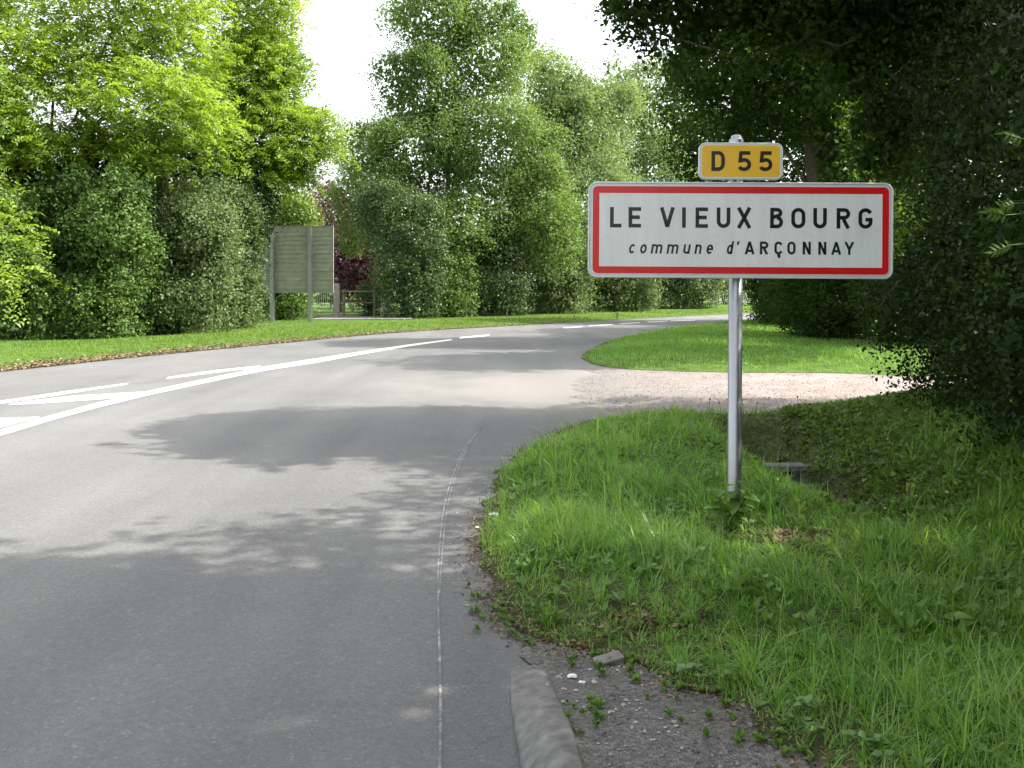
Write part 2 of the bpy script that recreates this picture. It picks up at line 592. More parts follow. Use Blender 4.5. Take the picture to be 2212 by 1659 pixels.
# grass line of the near verge, going away from the camera, then along the drive
verge_road = [(1.25, 1.2), (0.98, 2.2)] + [pt(*q) for q in ((1680, 1659), (1590, 1560), (1470, 1490), (1330, 1420), (1180, 1385), (1085, 1345), (1062, 1260), (1042, 1150), (1052, 1060), (1100, 990), (1180, 945), (1300, 905), (1430, 893), (1600, 896), (1750, 882), (1900, 868), (2030, 860))]
verge_road = ragged(smooth_line(verge_road, 1), 0.09, 3.2, 0.06, 1)
verge_poly = list(verge_road) + [(8.5, 12.6), (12, 12.6), (12, -8), (1.6, -8)]
# verge beyond the drive (tongue of grass)
isl_road = [pt(*q) for q in ((1980, 815), (1800, 806), (1600, 806), (1400, 802), (1290, 792), (1250, 775), (1268, 757), (1330, 731), (1450, 708), (1560, 698), (1640, 693))] + [(17, 46.5), (30, 53), (60, 66)]
isl_road = ragged(smooth_line(isl_road, 2), 0.06, 1.5, 0.15, 2)
isl_poly = list(isl_road) + [(60, 17), (9, 16.4)]
# verge on the far side of the road
lv_back = [(-26, -12), (-24, 0), (-20, 12), (-19, 24), (-14, 40), (-9, 49), (0, 56), (10, 72), (30, 90), (60, 104)]


def ditch(P):
    cl = [(2.75, 10.6), (2.68, 8.6), (2.75, 6.5), (2.7, 4.0), (2.6, 1.0)]
    d = dist_line(cl, P)
    dep = 0.42 * smooth01((P[:, 1] - 5.2) / 2.8) + 0.12
    dep = dep * (1 - smooth01((P[:, 1] - 9.6) / 1.0))
    return dep * np.exp(-(d / 0.48) ** 2)


def grit_h(P):
    return 0.075 * smooth01((3.72 - P[:, 1]) / 0.9)


def verge_h(P):
    d = dist_line(verge_road, P)
    z = 0.012 + 0.075 * smooth01(d / 0.5) + 0.02 * vnoise(P, 1.6) * smooth01(d / 0.3)
    z = np.maximum(z, 0) + grit_h(P) * (P[:, 0] < 2)
    z = z - ditch(P)
    z = z + (0.42 - 0.34 * smooth01((P[:, 1] - 7.5) / 3.0)) * smooth01((P[:, 0] - 2.9 - 0.22 * np.maximum(P[:, 1] - 6, 0)) / 1.6)
    return z


def isl_h(P):
    d = dist_line(isl_road, P)
    return 0.012 + 0.16 * smooth01(d / 2.0) + 0.03 * vnoise(P, 0.8) * smooth01(d)


def left_h(P):
    d = dist_line(left_edge, P)
    return 0.012 + 0.10 * smooth01(d / 1.5) + 0.02 * vnoise(P, 0.7) * smooth01(d)


# ground to the horizon
sheet("ground", [(-900, -300), (900, -300), (900, 1500), (-900, 1500)], flat(-0.62), M["meadow"])
# carriageway
right_limit = [(0.75, -8), (0.6, 1.5), (0.42, 3.2), (0.40, 5.0), (0.30, 7.5), (1.0, 10.4), (3.0, 10.9), (6.0, 11.8), (12.0, 12.0), (12.0, 17.2), (6.5, 17.2), (2.5, 18.6), (2.6, 20.5), (4.5, 26), (7.5, 36), (12.6, 46), (17.3, 47.2), (30, 54), (60, 67)]
road_poly = list(left_edge) + list(reversed(right_limit))
sheet("road", road_poly, flat(0.0), M["asphalt"], 0)
# pink gravel drive
dr_line = ragged([(1.35, 11.1), (0.9, 12.2), (0.85, 14.0), (1.2, 15.6), (1.5, 17.6)], 0.35, 2.0, 0.1, 4)
drive_poly = list(dr_line) + [(7, 17.4), (14, 17.2), (60, 17.0), (60, 12.4), (12, 12.2), (6, 11.6), (3.2, 10.8)]
sheet("driveway", drive_poly, flat(0.004), M["drive"], 0)

near_soil = sheet("near_verge_ground", verge_poly, verge_h, M["soil"], 0.10)
isl_soil = sheet("far_verge_ground", isl_poly, isl_h, M["turf"], 0.35)
lv_poly = list(left_edge) + list(reversed(lv_back))
left_soil = sheet("left_verge_ground", lv_poly, left_h, M["turf"], 0.9)
# garden beyond the gate and land behind the hedges
sheet("garden_lawn", [(-26, 26), (-17, 30), (-13, 40), (-9.5, 45), (-2, 52), (-2, 90), (-60, 120), (-80, 30)], flat(0.10), M["meadow"], 0)
sheet("field", [(-2, 54), (8, 70), (30, 90), (60, 104), (160, 160), (40, 300), (-60, 200), (-3, 92)], flat(0.13), M["meadow"], 0)
# grit patch behind the kerb
kx = [(0.24, 1.0), (0.215, 2.2), (0.18, 2.9), (0.125, 3.3), (0.11, 3.55), (0.03, 3.72)]
grit_poly = kx + [(0.1, 4.2), (0.35, 4.3), (0.9, 3.9), (1.6, 3.2), (1.6, 1.0)]
sheet("grit_patch", grit_poly, lambda P: 0.006 + grit_h(P), M["grit"], 0.08)
# concrete crossing in front of the gate
gx = [pt(*q) for q in ((660, 697), (860, 695))]
sheet("gate_apron", [(gx[0][0], 41.8), (gx[1][0] + 0.6, 42.6), (gx[1][0] + 0.6, 46.4), (gx[0][0], 46.2)], flat(0.145), M["concrete"], 0)

# ------------------------------------------------------------------ road markings
S8 = lambda x, y: pt(x / 1.7015 * 0.8848, (750 + y / 1.7015) * 0.8848)


def marking(name, lo, up, mat="paint", z=0.005):
    P = [S8(*q) for q in lo] + [S8(*q) for q in reversed(up)]
    ob = sheet(name, P, flat(z), M[mat], 0)
    return ob


lo = [S8(*q) for q in ((-300, 634), (0, 537), (200, 476), (400, 420), (600, 371), (800, 327), (1000, 284), (1120, 261), (1300, 234), (1500, 197), (1700, 163), (1880, 137))]
up = [S8(*q) for q in ((-300, 604), (0, 512), (200, 454), (400, 400), (600, 353), (800, 310), (1000, 269), (1090, 249), (1300, 216), (1500, 185), (1700, 155), (1875, 133))]
sheet("centre_line", lo + up[::-1], flat(0.006), M["paint"], 0)
marking("branch_line", [(-300, 446), (0, 403), (270, 362), (525, 322)], [(-300, 436), (0, 391), (260, 352), (535, 316)])
marking("branch_line", [(690, 299), (900, 272), (1060, 254)], [(700, 291), (900, 262), (1085, 243)])
marking("tarred_patch", [(530, 320), (620, 313), (690, 300)], [(545, 312), (620, 300), (700, 293)], "asphalt", 0.004)
marking("hatch_stripe", [(30, 406), (140, 403), (500, 378)], [(120, 390), (300, 370), (600, 352)])
marking("hatch_stripe", [(-160, 535), (-40, 512), (30, 495)], [(-160, 470), (-40, 463), (168, 457)])
marking("lane_dash", [(1910, 131), (2030, 119)], [(1910, 125), (2035, 114)])
Z5 = lambda x, y: pt((1000 + x / 3.16) * 0.8848, (700 + y / 3.16) * 0.8848)
for a, b, th in (((1180, 318), (1330, 309), 2.6), ((1380, 302), (1560, 292), 2.6), ((1615, 286), (1775, 277), 2.6), ((1830, 273), (1980, 268), 2.6), ((2010, 265), (2200, 259), 2.6)):
    P = [Z5(a[0], a[1] + th), Z5(b[0], b[1] + th), Z5(b[0] + 8, b[1] - th), Z5(a[0] + 8, a[1] - th)]
    sheet("lane_dash", P, flat(0.005), M["paint"], 0)
edge = [pt(*q) for q in ((952, 1800), (950, 1659), (952, 1560), (950, 1420), (945, 1270), (950, 1160), (965, 1060), (1005, 960), (1060, 905))]
edge = densify(smooth_line(edge, 2), 0.1)
path_strip("edge_scribe_line", edge, 0.010, 0.0045, M["worn"], 'structure')
e2 = [pt(*q) for q in ((949, 1290), (957, 1160), (972, 1060), (1008, 966), (1040, 925))]
path_strip("edge_scribe_line", densify(smooth_line(e2, 2), 0.1), 0.008, 0.0045, M["worn"], 'structure')

# ------------------------------------------------------------------ kerb stone
kb = thing("kerb_stone", "grey concrete kerb with a sunken far end beside the grit patch", "kerb")
rs = np.random.default_rng(9)
Vk, Fk = [], []
ks = np.linspace(0, 1, 26)
prof = [(-0.10, -0.12), (-0.10, 0.0), (-0.098, 0.36), (-0.090, 0.45), (-0.02, 0.86), (0.0, 0.95), (0.03, 1.0), (0.085, 1.0), (0.098, 0.94), (0.10, 0.8), (0.10, -0.12)]
for t in ks:
    y = 0.9 + t * (3.60 - 0.9)
    x = 0.150 - 0.012 * (y - 1.0) - 0.062 * smooth01(np.array([(y - 2.4) / 1.4]))[0]
    hh = 0.115 * (1 - smooth01(np.array([(y - 2.65) / 1.0]))[0]) + 0.012
    wd = 0.84 - 0.25 * smooth01(np.array([(y - 3.2) / .6]))[0]
    for (px_, pz_) in prof:
        Vk.append((x + px_ * wd + rs.normal(0, .0012), y + rs.normal(0, .002), (pz_ * hh if pz_ > 0 else pz_) + rs.normal(0, .0012)))
npf = len(prof)
for i in range(len(ks) - 1):
    for k in range(npf - 1):
        Fk.append((i * npf + k + 1, i * npf + k, (i + 1) * npf + k, (i + 1) * npf + k + 1))
link("kerb_block", mesh_np("kerb_block", np.array(Vk), np.array(Fk), smooth=True), M["kerb"], kb)

# ------------------------------------------------------------------ foliage generators


def rand_dirs(rng, n):
    d = rng.normal(size=(n, 3))
    return d / np.linalg.norm(d, axis=1)[:, None]


def unit(v):
    return v / (np.linalg.norm(v, axis=1)[:, None] + 1e-9)


def leaf_quads(P, Nn, L, W, rng, T=None, fold=0.18):
    """diamond leaves: returns verts, quads"""
    n = len(P)
    if T is None:
        T = rand_dirs(rng, n)
    T = unit(T - (T * Nn).sum(1)[:, None] * Nn)
    B = np.cross(Nn, T)
    L = np.broadcast_to(np.asarray(L, float), (n,))[:, None]
    W = np.broadcast_to(np.asarray(W, float), (n,))[:, None]
    V = np.empty((n, 4, 3), np.float32)
    V[:, 0] = P - T * L * 0.5
    V[:, 1] = P + B * W * 0.5 + Nn * W * fold - T * L * 0.06
    V[:, 2] = P + T * L * 0.5 - Nn * L * 0.08
    V[:, 3] = P - B * W * 0.5 + Nn * W * fold - T * L * 0.06
    F = np.arange(n * 4, dtype=np.int32).reshape(n, 4)
    return V.reshape(-1, 3), F


CAMP = np.array([0, 0, EYE])


def clump_centres(blobs, n, rng, depth, bump, bscale=1.1, keep_back=0.55):
    bl = np.array([b[:6] for b in blobs], float)
    ee = np.array([b[6] if len(b) > 6 else 2.2 for b in blobs])
    wts = bl[:, 3] * bl[:, 4] + bl[:, 4] * bl[:, 5] + bl[:, 3] * bl[:, 5]
    idx = rng.choice(len(bl), int(n * 2.2), p=wts / wts.sum())
    d = rand_dirs(rng, len(idx))
    e = ee[idx][:, None]
    ln = (np.abs(d) ** e).sum(1)[:, None] ** (1 / e)
    base = d / ln
    t = 1 - depth * rng.random(len(idx)) ** 1.6
    C = bl[idx, :3] + base * bl[idx, 3:6] * t[:, None]
    nrm = unit(d / bl[idx, 3:6])
    C = C + nrm * (vnoise(C, bscale) * bump)[:, None]
    keep = np.ones(len(C), bool)
    for k in range(len(bl)):
        q = (C - bl[k, :3]) / bl[k, 3:6]
        inn = (np.abs(q) ** ee[k]).sum(1) ** (1 / ee[k])
        keep &= ~((inn < 0.72) & (idx != k) & (rng.random(len(C)) < 0.93))
    tocam = unit(CAMP - C)
    back = (nrm * tocam).sum(1) < -0.25
    keep &= ~(back & (rng.random(len(C)) > keep_back))
    C, nrm = C[keep], nrm[keep]
    return C[:n], nrm[:n]


def lobed(blobs, k, rng, rr=(.16, .40)):
    """add small lobes over the surface of every blob so that the outline is uneven"""
    out = list(blobs)
    for b in blobs:
        e = b[6] if len(b) > 6 else 2.2
        for _ in range(k):
            d = rand_dirs(rng, 1)[0]
            if d[2] < -.2: d[2] *= -1
            if rng.random() < .6: d[1] = -abs(d[1])
            q = d / (np.abs(d) ** e).sum() ** (1 / e)
            r = rng.uniform(*rr) * min(max(b[3], b[4]), b[5]) 
            out.append((b[0] + q[0] * b[3] * .9, b[1] + q[1] * b[4] * .9, b[2] + q[2] * b[5] * .9, r, r, r * rng.uniform(.8, 1.3), 2.0))
    return out


def foliage(name, parent, mat, blobs, n, per, cr, L, rng, aspect=0.6, depth=0.3, bump=0.3, up=0.45, inner=0.18,
            zmin=0.05, spread=0.85, keep_back=0.55, flatten=0.7, bscale=1.1, lobes=6, lobe_r=(.22, .42)):
    blobs = lobed(blobs, lobes, rng)
    C, nr = clump_centres(blobs, n, rng, depth, bump, bscale, keep_back)
    fx = 1106 + FPX * C[:, 0] / np.maximum(C[:, 1], .5)
    fy = 626 - FPX * (C[:, 2] - EYE) / np.maximum(C[:, 1], .5)
    out = (fx < -70) | (fx > 2285) | (fy < -70) | (C[:, 1] < 1)      # beyond the frame: fewer, larger leaves
    kp = ~out | (rng.random(len(C)) < .4)
    C, nr, out = C[kp], nr[kp], out[kp]
    k = len(C)
    ctint = np.clip(.5 * rng.random(k) + .25 + .3 * vnoise(C, 1.3 / max(cr / .2, 1)), 0, 1)
    csize = np.where(out, 2.1, 1.0) * rng.uniform(.85, 1.15, k)
    off = rng.normal(size=(k, per, 3)) * np.array([1, 1, flatten]) * cr * rng.uniform(0.6, 1.3, (k, 1, 1))
    P = (C[:, None] + off).reshape(-1, 3)
    nn = np.repeat(nr, per, 0)
    Nn = unit(nn * 0.55 + np.array([0, 0, up]) + rand_dirs(rng, len(P)) * spread)
    tint = np.repeat(ctint, per) * 0.65 + rng.random(len(P)) * 0.35
    size = L * rng.uniform(0.6, 1.3, len(P)) * np.repeat(csize, per)
    ok = P[:, 2] > zmin
    P, Nn, tint, size = P[ok], Nn[ok], tint[ok], size[ok]
    if inner > 0:      # inside of the crown: coarser leaves, tinted darker to paint in its shade
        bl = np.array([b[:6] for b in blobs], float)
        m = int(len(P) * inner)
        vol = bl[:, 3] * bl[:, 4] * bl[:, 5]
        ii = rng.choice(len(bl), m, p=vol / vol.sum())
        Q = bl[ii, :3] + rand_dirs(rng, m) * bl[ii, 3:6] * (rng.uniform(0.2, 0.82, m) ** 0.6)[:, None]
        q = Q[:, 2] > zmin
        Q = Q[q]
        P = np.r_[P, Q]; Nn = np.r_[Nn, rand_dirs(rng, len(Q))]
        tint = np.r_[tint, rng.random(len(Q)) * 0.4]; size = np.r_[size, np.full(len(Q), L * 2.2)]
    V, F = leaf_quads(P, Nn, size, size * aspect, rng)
    return link(name, mesh_np(name, V, F, tint), mat, parent)


def wobble_path(a, b, rng, n=6, amp=0.06):
    a, b = np.array(a, float), np.array(b, float)
    L = np.linalg.norm(b - a)
    P = [a + (b - a) * i / n + (rng.normal(size=3) * amp * L * (0 < i)) for i in range(n + 1)]
    return np.array(P)


def tree(name, label, base, trunk_top, r0, limbs_to, bark, rng, group=None, cat="tree", r1=0.45):
    """empty at the foot + trunk + limbs; the crown is added by the caller"""
    t = thing(name, label, cat, (0, 0, 0), 0, group)
    p = wobble_path(base, trunk_top, rng, 7, 0.015)
    rad = [r0 * (1.25 if i == 0 else 1 - (1 - r1) * i / 7) for i in range(8)]
    tube("trunk", p, rad, bark, t, 10, 0.06, rng)
    for (q, rr) in limbs_to:
        s = p[rng.integers(3, 8)]
        lp = wobble_path(s, q, rng, 6, 0.05)
        tube("limb", lp, [rr * (1 - 0.8 * i / 6) for i in range(7)], bark, t, 6, 0.05, rng)
    return t


def pb(px0, px1, py0, py1, y, dep, e=2.2):
    """ellipsoid lobe surveyed from its outline in the photograph"""
    a, b = at(px0, py1, y), at(px1, py0, y)
    return ((a[0] + b[0]) / 2, y, (a[2] + b[2]) / 2, abs(b[0] - a[0]) / 2, dep, abs(b[2] - a[2]) / 2, e)


# ------------------------------------------------------------------ left side: clipped hedge shrubs, locust trees
def shrub(name, label, blobs, mat, n, per, cr, L, seed, group=None, stems=3, **kw):
    rng = np.random.default_rng(seed)
    t = thing(name, label, "shrub", (0, 0, 0), 0, group)
    b0 = blobs[0]
    for k in range(stems):
        x, y = b0[0] + rng.uniform(-.4, .4) * b0[3], b0[1] + rng.uniform(-.3, .3) * b0[4]
        top = (x + rng.uniform(-.4, .4), y + rng.uniform(-.3, .3), b0[2] + 0.5 * b0[5])
        tube("stem", wobble_path((x, y, -0.05), top, rng, 5, 0.04), [0.06, .055, .05, .04, .03, .02], M["bark"], t, 6, .05, rng)
    foliage("foliage", t, M[mat], blobs, n, per, cr, L, rng, **kw)
    return t


HL = "hedge shrubs along the left verge"
shrub("hedge_shrub", "hedge shrub under the locust at the left picture edge", [pb(-200, 110, 430, 760, 26.3, 1.5, 5), pb(-100, 120, 570, 750, 25.7, 1.0, 4)], "hedge", 1500, 14, 0.17, 0.11, 11, HL, bump=.34, lobes=16)
shrub("hedge_shrub", "broad bright green hedge shrub, second from the left picture edge", [pb(80, 330, 390, 745, 27.7, 1.4, 5), pb(100, 290, 560, 742, 27.0, 1.0, 4)], "hedge", 2000, 14, 0.17, 0.11, 12, HL, bump=.34, lobes=16)
shrub("hedge_shrub", "dull grey-green hedge shrub in the middle of the left hedge", [pb(290, 500, 400, 735, 30.0, 1.4, 5), pb(300, 450, 600, 730, 29.2, 1.0, 4)], "hedge_grey", 1700, 14, 0.17, 0.11, 13, HL, bump=.34, lobes=16)
shrub("hedge_shrub", "pale grey-leaved hedge shrub overlapping the left end of the board", [pb(430, 545, 400, 722, 33.6, 1.4, 5), pb(440, 556, 590, 716, 33.2, 1.1, 4)], "hedge_grey", 1400, 14, 0.18, 0.115, 14, HL, bump=.34, lobes=14)
shrub("hedge_shrub", "low leafy shrub showing beneath the board", [pb(565, 668, 600, 706, 42.4, 1.0, 3)], "hedge", 420, 13, 0.17, 0.12, 15, HL)

rng = np.random.default_rng(21)
t = tree("ivy_tree", "dark ivy-clad tree standing behind the left hedge", (at(450, 700, 34)[0], 34.5, 0), (at(450, 400, 34)[0], 34.5, 8), 0.28, [], M["bark"], rng)
foliage("crown", t, M["ivy"], [pb(240, 480, 280, 660, 32.6, 1.5, 3.5), pb(400, 580, 280, 640, 35.0, 1.5, 3.5), pb(90, 330, 270, 600, 31.2, 1.6, 3.5), pb(-150, 160, 300, 640, 29.6, 1.6, 3.5), pb(470, 600, 380, 560, 35.6, 1.2)], 2900, 13, 0.22, 0.13, rng, bump=.35)
shrub("elder_bush", "yellowish flowering elder bush rising behind the board", [pb(500, 690, 405, 560, 41.5, 1.3), pb(600, 690, 430, 520, 41.2, 1.0), pb(530, 620, 480, 640, 41.4, 1.0)], "elder", 700, 12, 0.20, 0.13, 16, stems=2)


def locust(name, label, base, top, blobs, limbs, n, seed, spr=12):
    rng = np.random.default_rng(seed)
    t = tree(name, label, base, top, 0.24, limbs, M["bark"], rng, "locust trees over the left hedge")
    C, nr = clump_centres(blobs, n, rng, 0.55, 0.5, 0.8, 0.6)
    k = len(C)
    d = unit(nr * np.array([1, 1, 0.6]) + rand_dirs(rng, k) * 0.75 + np.array([0.1, -0.2, 0.0]))
    PP, NN, TT, tt, LL = [], [], [], [], []
    ctint = np.clip(0.45 + 0.6 * vnoise(C, 0.9), 0, 1) * 0.75 + rng.random(k) * 0.25
    ln = rng.uniform(0.7, 1.3, k)
    side = unit(np.cross(d, np.array([0, 0, 1.0])) + rand_dirs(rng, k) * 0.25)
    for s in range(spr):
        f = (s + rng.random(k)) / spr
        p = C + d * (ln * (f - 0.3))[:, None]
        p[:, 2] -= 0.32 * f * f * ln
        sg = 1 if s % 2 else -1
        ld = unit(side * sg * 0.8 + d * 0.5 + rand_dirs(rng, k) * 0.5 + np.array([0, 0, -0.25]))   # rachis
        up_ = unit(np.array([0, -.25, 1.0]) + rand_dirs(rng, k) * 0.8)
        up_ = unit(up_ - (up_ * ld).sum(1)[:, None] * ld)
        bi = np.cross(up_, ld)
        rl = rng.uniform(0.16, 0.28, k)
        for j in range(4):
            g = (j // 2 + 0.6) / 2.2
            sj = 1 if j % 2 else -1
            q = p + ld * (rl * g)[:, None] + bi * (0.032 * sj)
            q[:, 2] -= 0.05 * g * g
            PP.append(q)
            TT.append(bi * sj + ld * 0.45)
            NN.append(unit(up_ + rand_dirs(rng, k) * 0.3))
            tt.append(ctint * 0.75 + rng.random(k) * 0.25)
            LL.append(np.full(k, 0.115) * rng.uniform(.8, 1.2, k))
    P = np.concatenate(PP); L = np.concatenate(LL)
    V, F = leaf_quads(P, np.concatenate(NN), L, L * 0.5, rng, np.concatenate(TT), 0.1)
    bl = np.array([b[:6] for b in blobs])                       # whole pinnate leaves deeper in the crown
    vol = bl[:, 3] * bl[:, 4] * bl[:, 5]
    m = 15000
    ii = rng.choice(len(bl), m, p=vol / vol.sum())
    Q = bl[ii, :3] + rand_dirs(rng, m) * bl[ii, 3:6] * (rng.uniform(0.1, 1.0, m) ** 0.5)[:, None] + np.array([0, .5, 0])
    nq = unit(np.array([0, -.2, 1.0]) + rand_dirs(rng, m) * .7)
    sz = rng.uniform(.2, .34, m)
    V2, F2 = leaf_quads(Q, nq, sz, sz * .36, rng, rand_dirs(rng, m) * np.array([1, 1, .4]) + np.array([0, 0, -.2]), .1)
    F = np.r_[F, F2 + len(V)]; V = np.r_[V, V2]
    tt.append(np.clip(rng.normal(.4, .25, m), 0, 1))
    link("crown", mesh_np("crown", V, F, np.concatenate(tt)), M["locust"], t)
    # twigs that carry the sprays
    tw = rng.choice(k, min(k, 120), replace=False)
    Vs, Fs, o = [], [], 0
    for i in tw:
        v, f = tube_np(wobble_path(C[i] - d[i] * ln[i] * 1.6 - np.array([0, 0, .1]), C[i] + d[i] * ln[i] * 0.5, rng, 4, .04), [.018, .015, .012, .008, .004], 4)
        Vs.append(v); Fs.append(f + o); o += len(v)
    link("twigs", mesh_np("twigs", np.concatenate(Vs), np.concatenate(Fs)), M["bark"], t)["kind"] = "stuff"
    return t


xa = at(150, 600, 31)[0]
locust("locust_tree", "big yellow-green locust tree filling the upper left corner", (xa, 31.5, 0), (xa + .6, 31.2, 7.5),
       [pb(-190, 130, 40, 260, 27.5, 2.0), pb(60, 330, -40, 200, 29.5, 2.2), pb(120, 470, 120, 320, 28.3, 2.0), pb(-160, 120, 180, 390, 26.8, 1.5), pb(220, 460, -140, 100, 30.5, 2.2), pb(220, 380, 280, 395, 28.0, 1.0), pb(-170, 60, -160, 80, 29, 2.0), pb(60, 200, 260, 350, 28, 1.2), pb(-150, 90, 440, 660, 24.8, .5), pb(300, 520, 180, 340, 29, 1.6), pb(330, 480, 60, 260, 31, 1.6)],
       [(at(60, 120, 29), .10), (at(300, 60, 30), .11), (at(380, 230, 29), .09), (at(250, -60, 31), .1), (at(-60, 60, 29), .09), (at(150, 250, 28.5), .07)], 1800, 31)
xb = at(505, 600, 37)[0]
locust("locust_tree", "locust tree leaning into the sky gap above the board", (xb, 37.5, 0), (xb + .2, 37.3, 8.5),
       [pb(420, 700, 200, 400, 35.5, 1.8), pb(400, 680, 60, 260, 36, 2.0), pb(470, 640, -120, 120, 36.5, 1.8), pb(590, 735, 220, 360, 35.8, 1.2), pb(560, 690, 330, 420, 36, 1.0)],
       [(at(640, 280, 36), .09), (at(560, 60, 37), .1), (at(480, 160, 36.5), .08), (at(640, 120, 36.5), .06), (at(600, -60, 37), .07)], 1450, 32)

# ------------------------------------------------------------------ centre: tall trees and roadside hedge
rng = np.random.default_rng(41)
c0 = at(975, 600, 52)
t = tree("maple_tree", "tallest full-crowned green tree in the middle", (c0[0], 53, 0), (c0[0], 53, 13), 0.38,
         [(at(860, 150, 52), .12), (at(1080, 120, 52), .12), (at(800, 380, 51), .12), (at(1120, 300, 52), .12), (at(960, 40, 53), .1)], M["bark"], rng)
foliage("crown", t, M["maple"], [pb(830, 1060, -70, 130, 52, 2.6), pb(950, 1150, -20, 260, 52.5, 2.8), pb(815, 1010, 90, 300, 51.5, 2.8), pb(780, 1000, 230, 430, 50.8, 2.8), pb(728, 850, 270, 400, 51.5, 1.8), pb(930, 1220, 210, 440, 51, 3.0), pb(760, 930, 350, 560, 50, 2.4), pb(900, 1120, 380, 590, 49.8, 2.6), pb(1080, 1260, 360, 600, 51, 2.6), pb(720, 800, 340, 560, 54, 1.6)],
        7500, 12, 0.30, 0.14, rng, bump=.55, depth=.30, bscale=.8, inner=.22)
rng = np.random.default_rng(42)
c0 = at(1230, 600, 60)
t = tree("poplar_tree", "soft grey-green tree just right of the tallest tree", (c0[0], 61, 0), (c0[0], 61, 11), 0.3, [(at(1180, 200, 60), .1), (at(1290, 250, 60), .1)], M["bark"], rng)
foliage("crown", t, M["poplar"], [pb(1120, 1260, 110, 330, 59, 2.6), pb(1150, 1330, 190, 430, 58.5, 2.8), pb(1180, 1380, 320, 600, 57.5, 2.8), pb(1100, 1240, 260, 560, 58, 2.5), pb(1210, 1370, 160, 380, 61, 2.6), pb(1150, 1290, 140, 300, 60, 2.4)],
        3500, 12, 0.32, 0.165, rng, bump=.5, bscale=.8)
rng = np.random.default_rng(43)
c0 = at(1400, 600, 70)
t = tree("poplar_tree", "grey-green tree rising behind the yellow plate", (c0[0], 71, 0), (c0[0], 71, 12), 0.3, [(at(1390, 220, 70), .1), (at(1440, 300, 70), .1)], M["bark"], rng)
foliage("crown", t, M["poplar"], [pb(1270, 1420, 140, 400, 69, 3), pb(1340, 1500, 120, 380, 71, 3), pb(1280, 1560, 300, 620, 68, 3.2), pb(1440, 1580, 220, 600, 73, 2.8)],
        3200, 12, 0.36, 0.18, rng, bump=.5, bscale=.8)

HC = "hedge shrubs along the bend"
shrub("hornbeam_column", "tall dark clipped hornbeam beside the garden gate", [pb(818, 960, 420, 706, 45.8, 1.7, 5), pb(826, 950, 560, 706, 45.2, 1.5, 4), pb(770, 900, 390, 540, 47.2, 1.4)], "hornbeam", 2100, 13, 0.16, 0.105, 51, HC, bump=.2, depth=.2, lobes=8)
shrub("hedge_shrub", "pale-leaved shrub right of the clipped hornbeam", [pb(915, 1030, 540, 702, 47.4, 1.3, 4), pb(935, 1000, 620, 700, 46.6, 1.0, 4)], "hedge", 520, 12, 0.17, 0.13, 52, HC, bump=.25)
shrub("hedge_shrub", "dark shrub in the hollow under the tallest tree", [pb(985, 1150, 500, 698, 50, 1.5, 4), pb(1000, 1130, 590, 697, 49.2, 1.2, 4)], "hornbeam", 950, 12, 0.18, 0.13, 53, HC, bump=.25)
shrub("hedge_shrub", "light green hedge shrub left of the big white panel", [pb(1095, 1285, 480, 693, 53.8, 1.5, 4), pb(1105, 1270, 580, 691, 52.9, 1.2, 4)], "hedge_grey", 1050, 12, 0.19, 0.14, 54, HC, bump=.25)
shrub("hedge_shrub", "hedge shrub showing just below the white panel's left half", [pb(1240, 1430, 500, 685, 59.8, 1.5, 4), pb(1250, 1425, 580, 683, 58.7, 1.2, 4)], "hedge_grey", 1050, 12, 0.2, 0.15, 55, HC, bump=.25)
shrub("hedge_shrub", "last sunlit hedge shrub left of the sign's post", [pb(1390, 1556, 520, 676, 67, 1.6, 4), pb(1400, 1550, 590, 674, 66, 1.2, 4)], "hedge_grey", 1050, 12, 0.22, 0.16, 56, HC, bump=.25)
shrub("hedge_shrub", "yellow-green bush beyond the bend beside the white wall", [pb(1520, 1640, 520, 652, 86, 2.5, 3)], "elder", 500, 12, 0.25, 0.19, 57, HC)

shrub("field_hedge", "shady hedge glimpsed through the gaps behind the roadside trees", [pb(880, 1120, 470, 668, 84, 2.5, 3), pb(1060, 1300, 470, 662, 86, 2.5, 3), pb(1240, 1480, 460, 656, 90, 2.5, 3)], "hornbeam", 900, 11, .42, .30, 58, bump=.5)
# garden behind the gate
rng = np.random.default_rng(61)
c0 = at(735, 600, 58)
t = tree("purple_plum_tree", "purple-leaved plum tree in the garden behind the board", (c0[0], 58, 0), (c0[0], 58, 4), 0.16, [(at(710, 450, 58), .06), (at(770, 560, 57.5), .06)], M["bark"], rng)
foliage("crown", t, M["purple"], [pb(668, 760, 395, 540, 58.5, 1.6), pb(700, 815, 480, 630, 57.5, 1.8), pb(640, 730, 440, 580, 59, 1.6), pb(715, 830, 500, 640, 57, 1.5)], 1300, 12, 0.24, 0.15, rng, bump=.4, bscale=1.5)
shrub("clipped_bush", "dark rounded clipped bush on the garden lawn", [pb(776, 826, 612, 690, 48.5, .7, 3)], "hornbeam", 300, 12, 0.10, 0.09, 62, stems=1, bump=.05, depth=.15)
shrub("garden_hedge", "shady hedge at the back of the garden lawn", [pb(560, 850, 560, 662, 66, 2.0, 3), pb(540, 700, 420, 640, 70, 2.5), pb(760, 900, 420, 640, 70, 2.5)], "hornbeam", 1400, 12, 0.26, 0.18, 63, bump=.3)

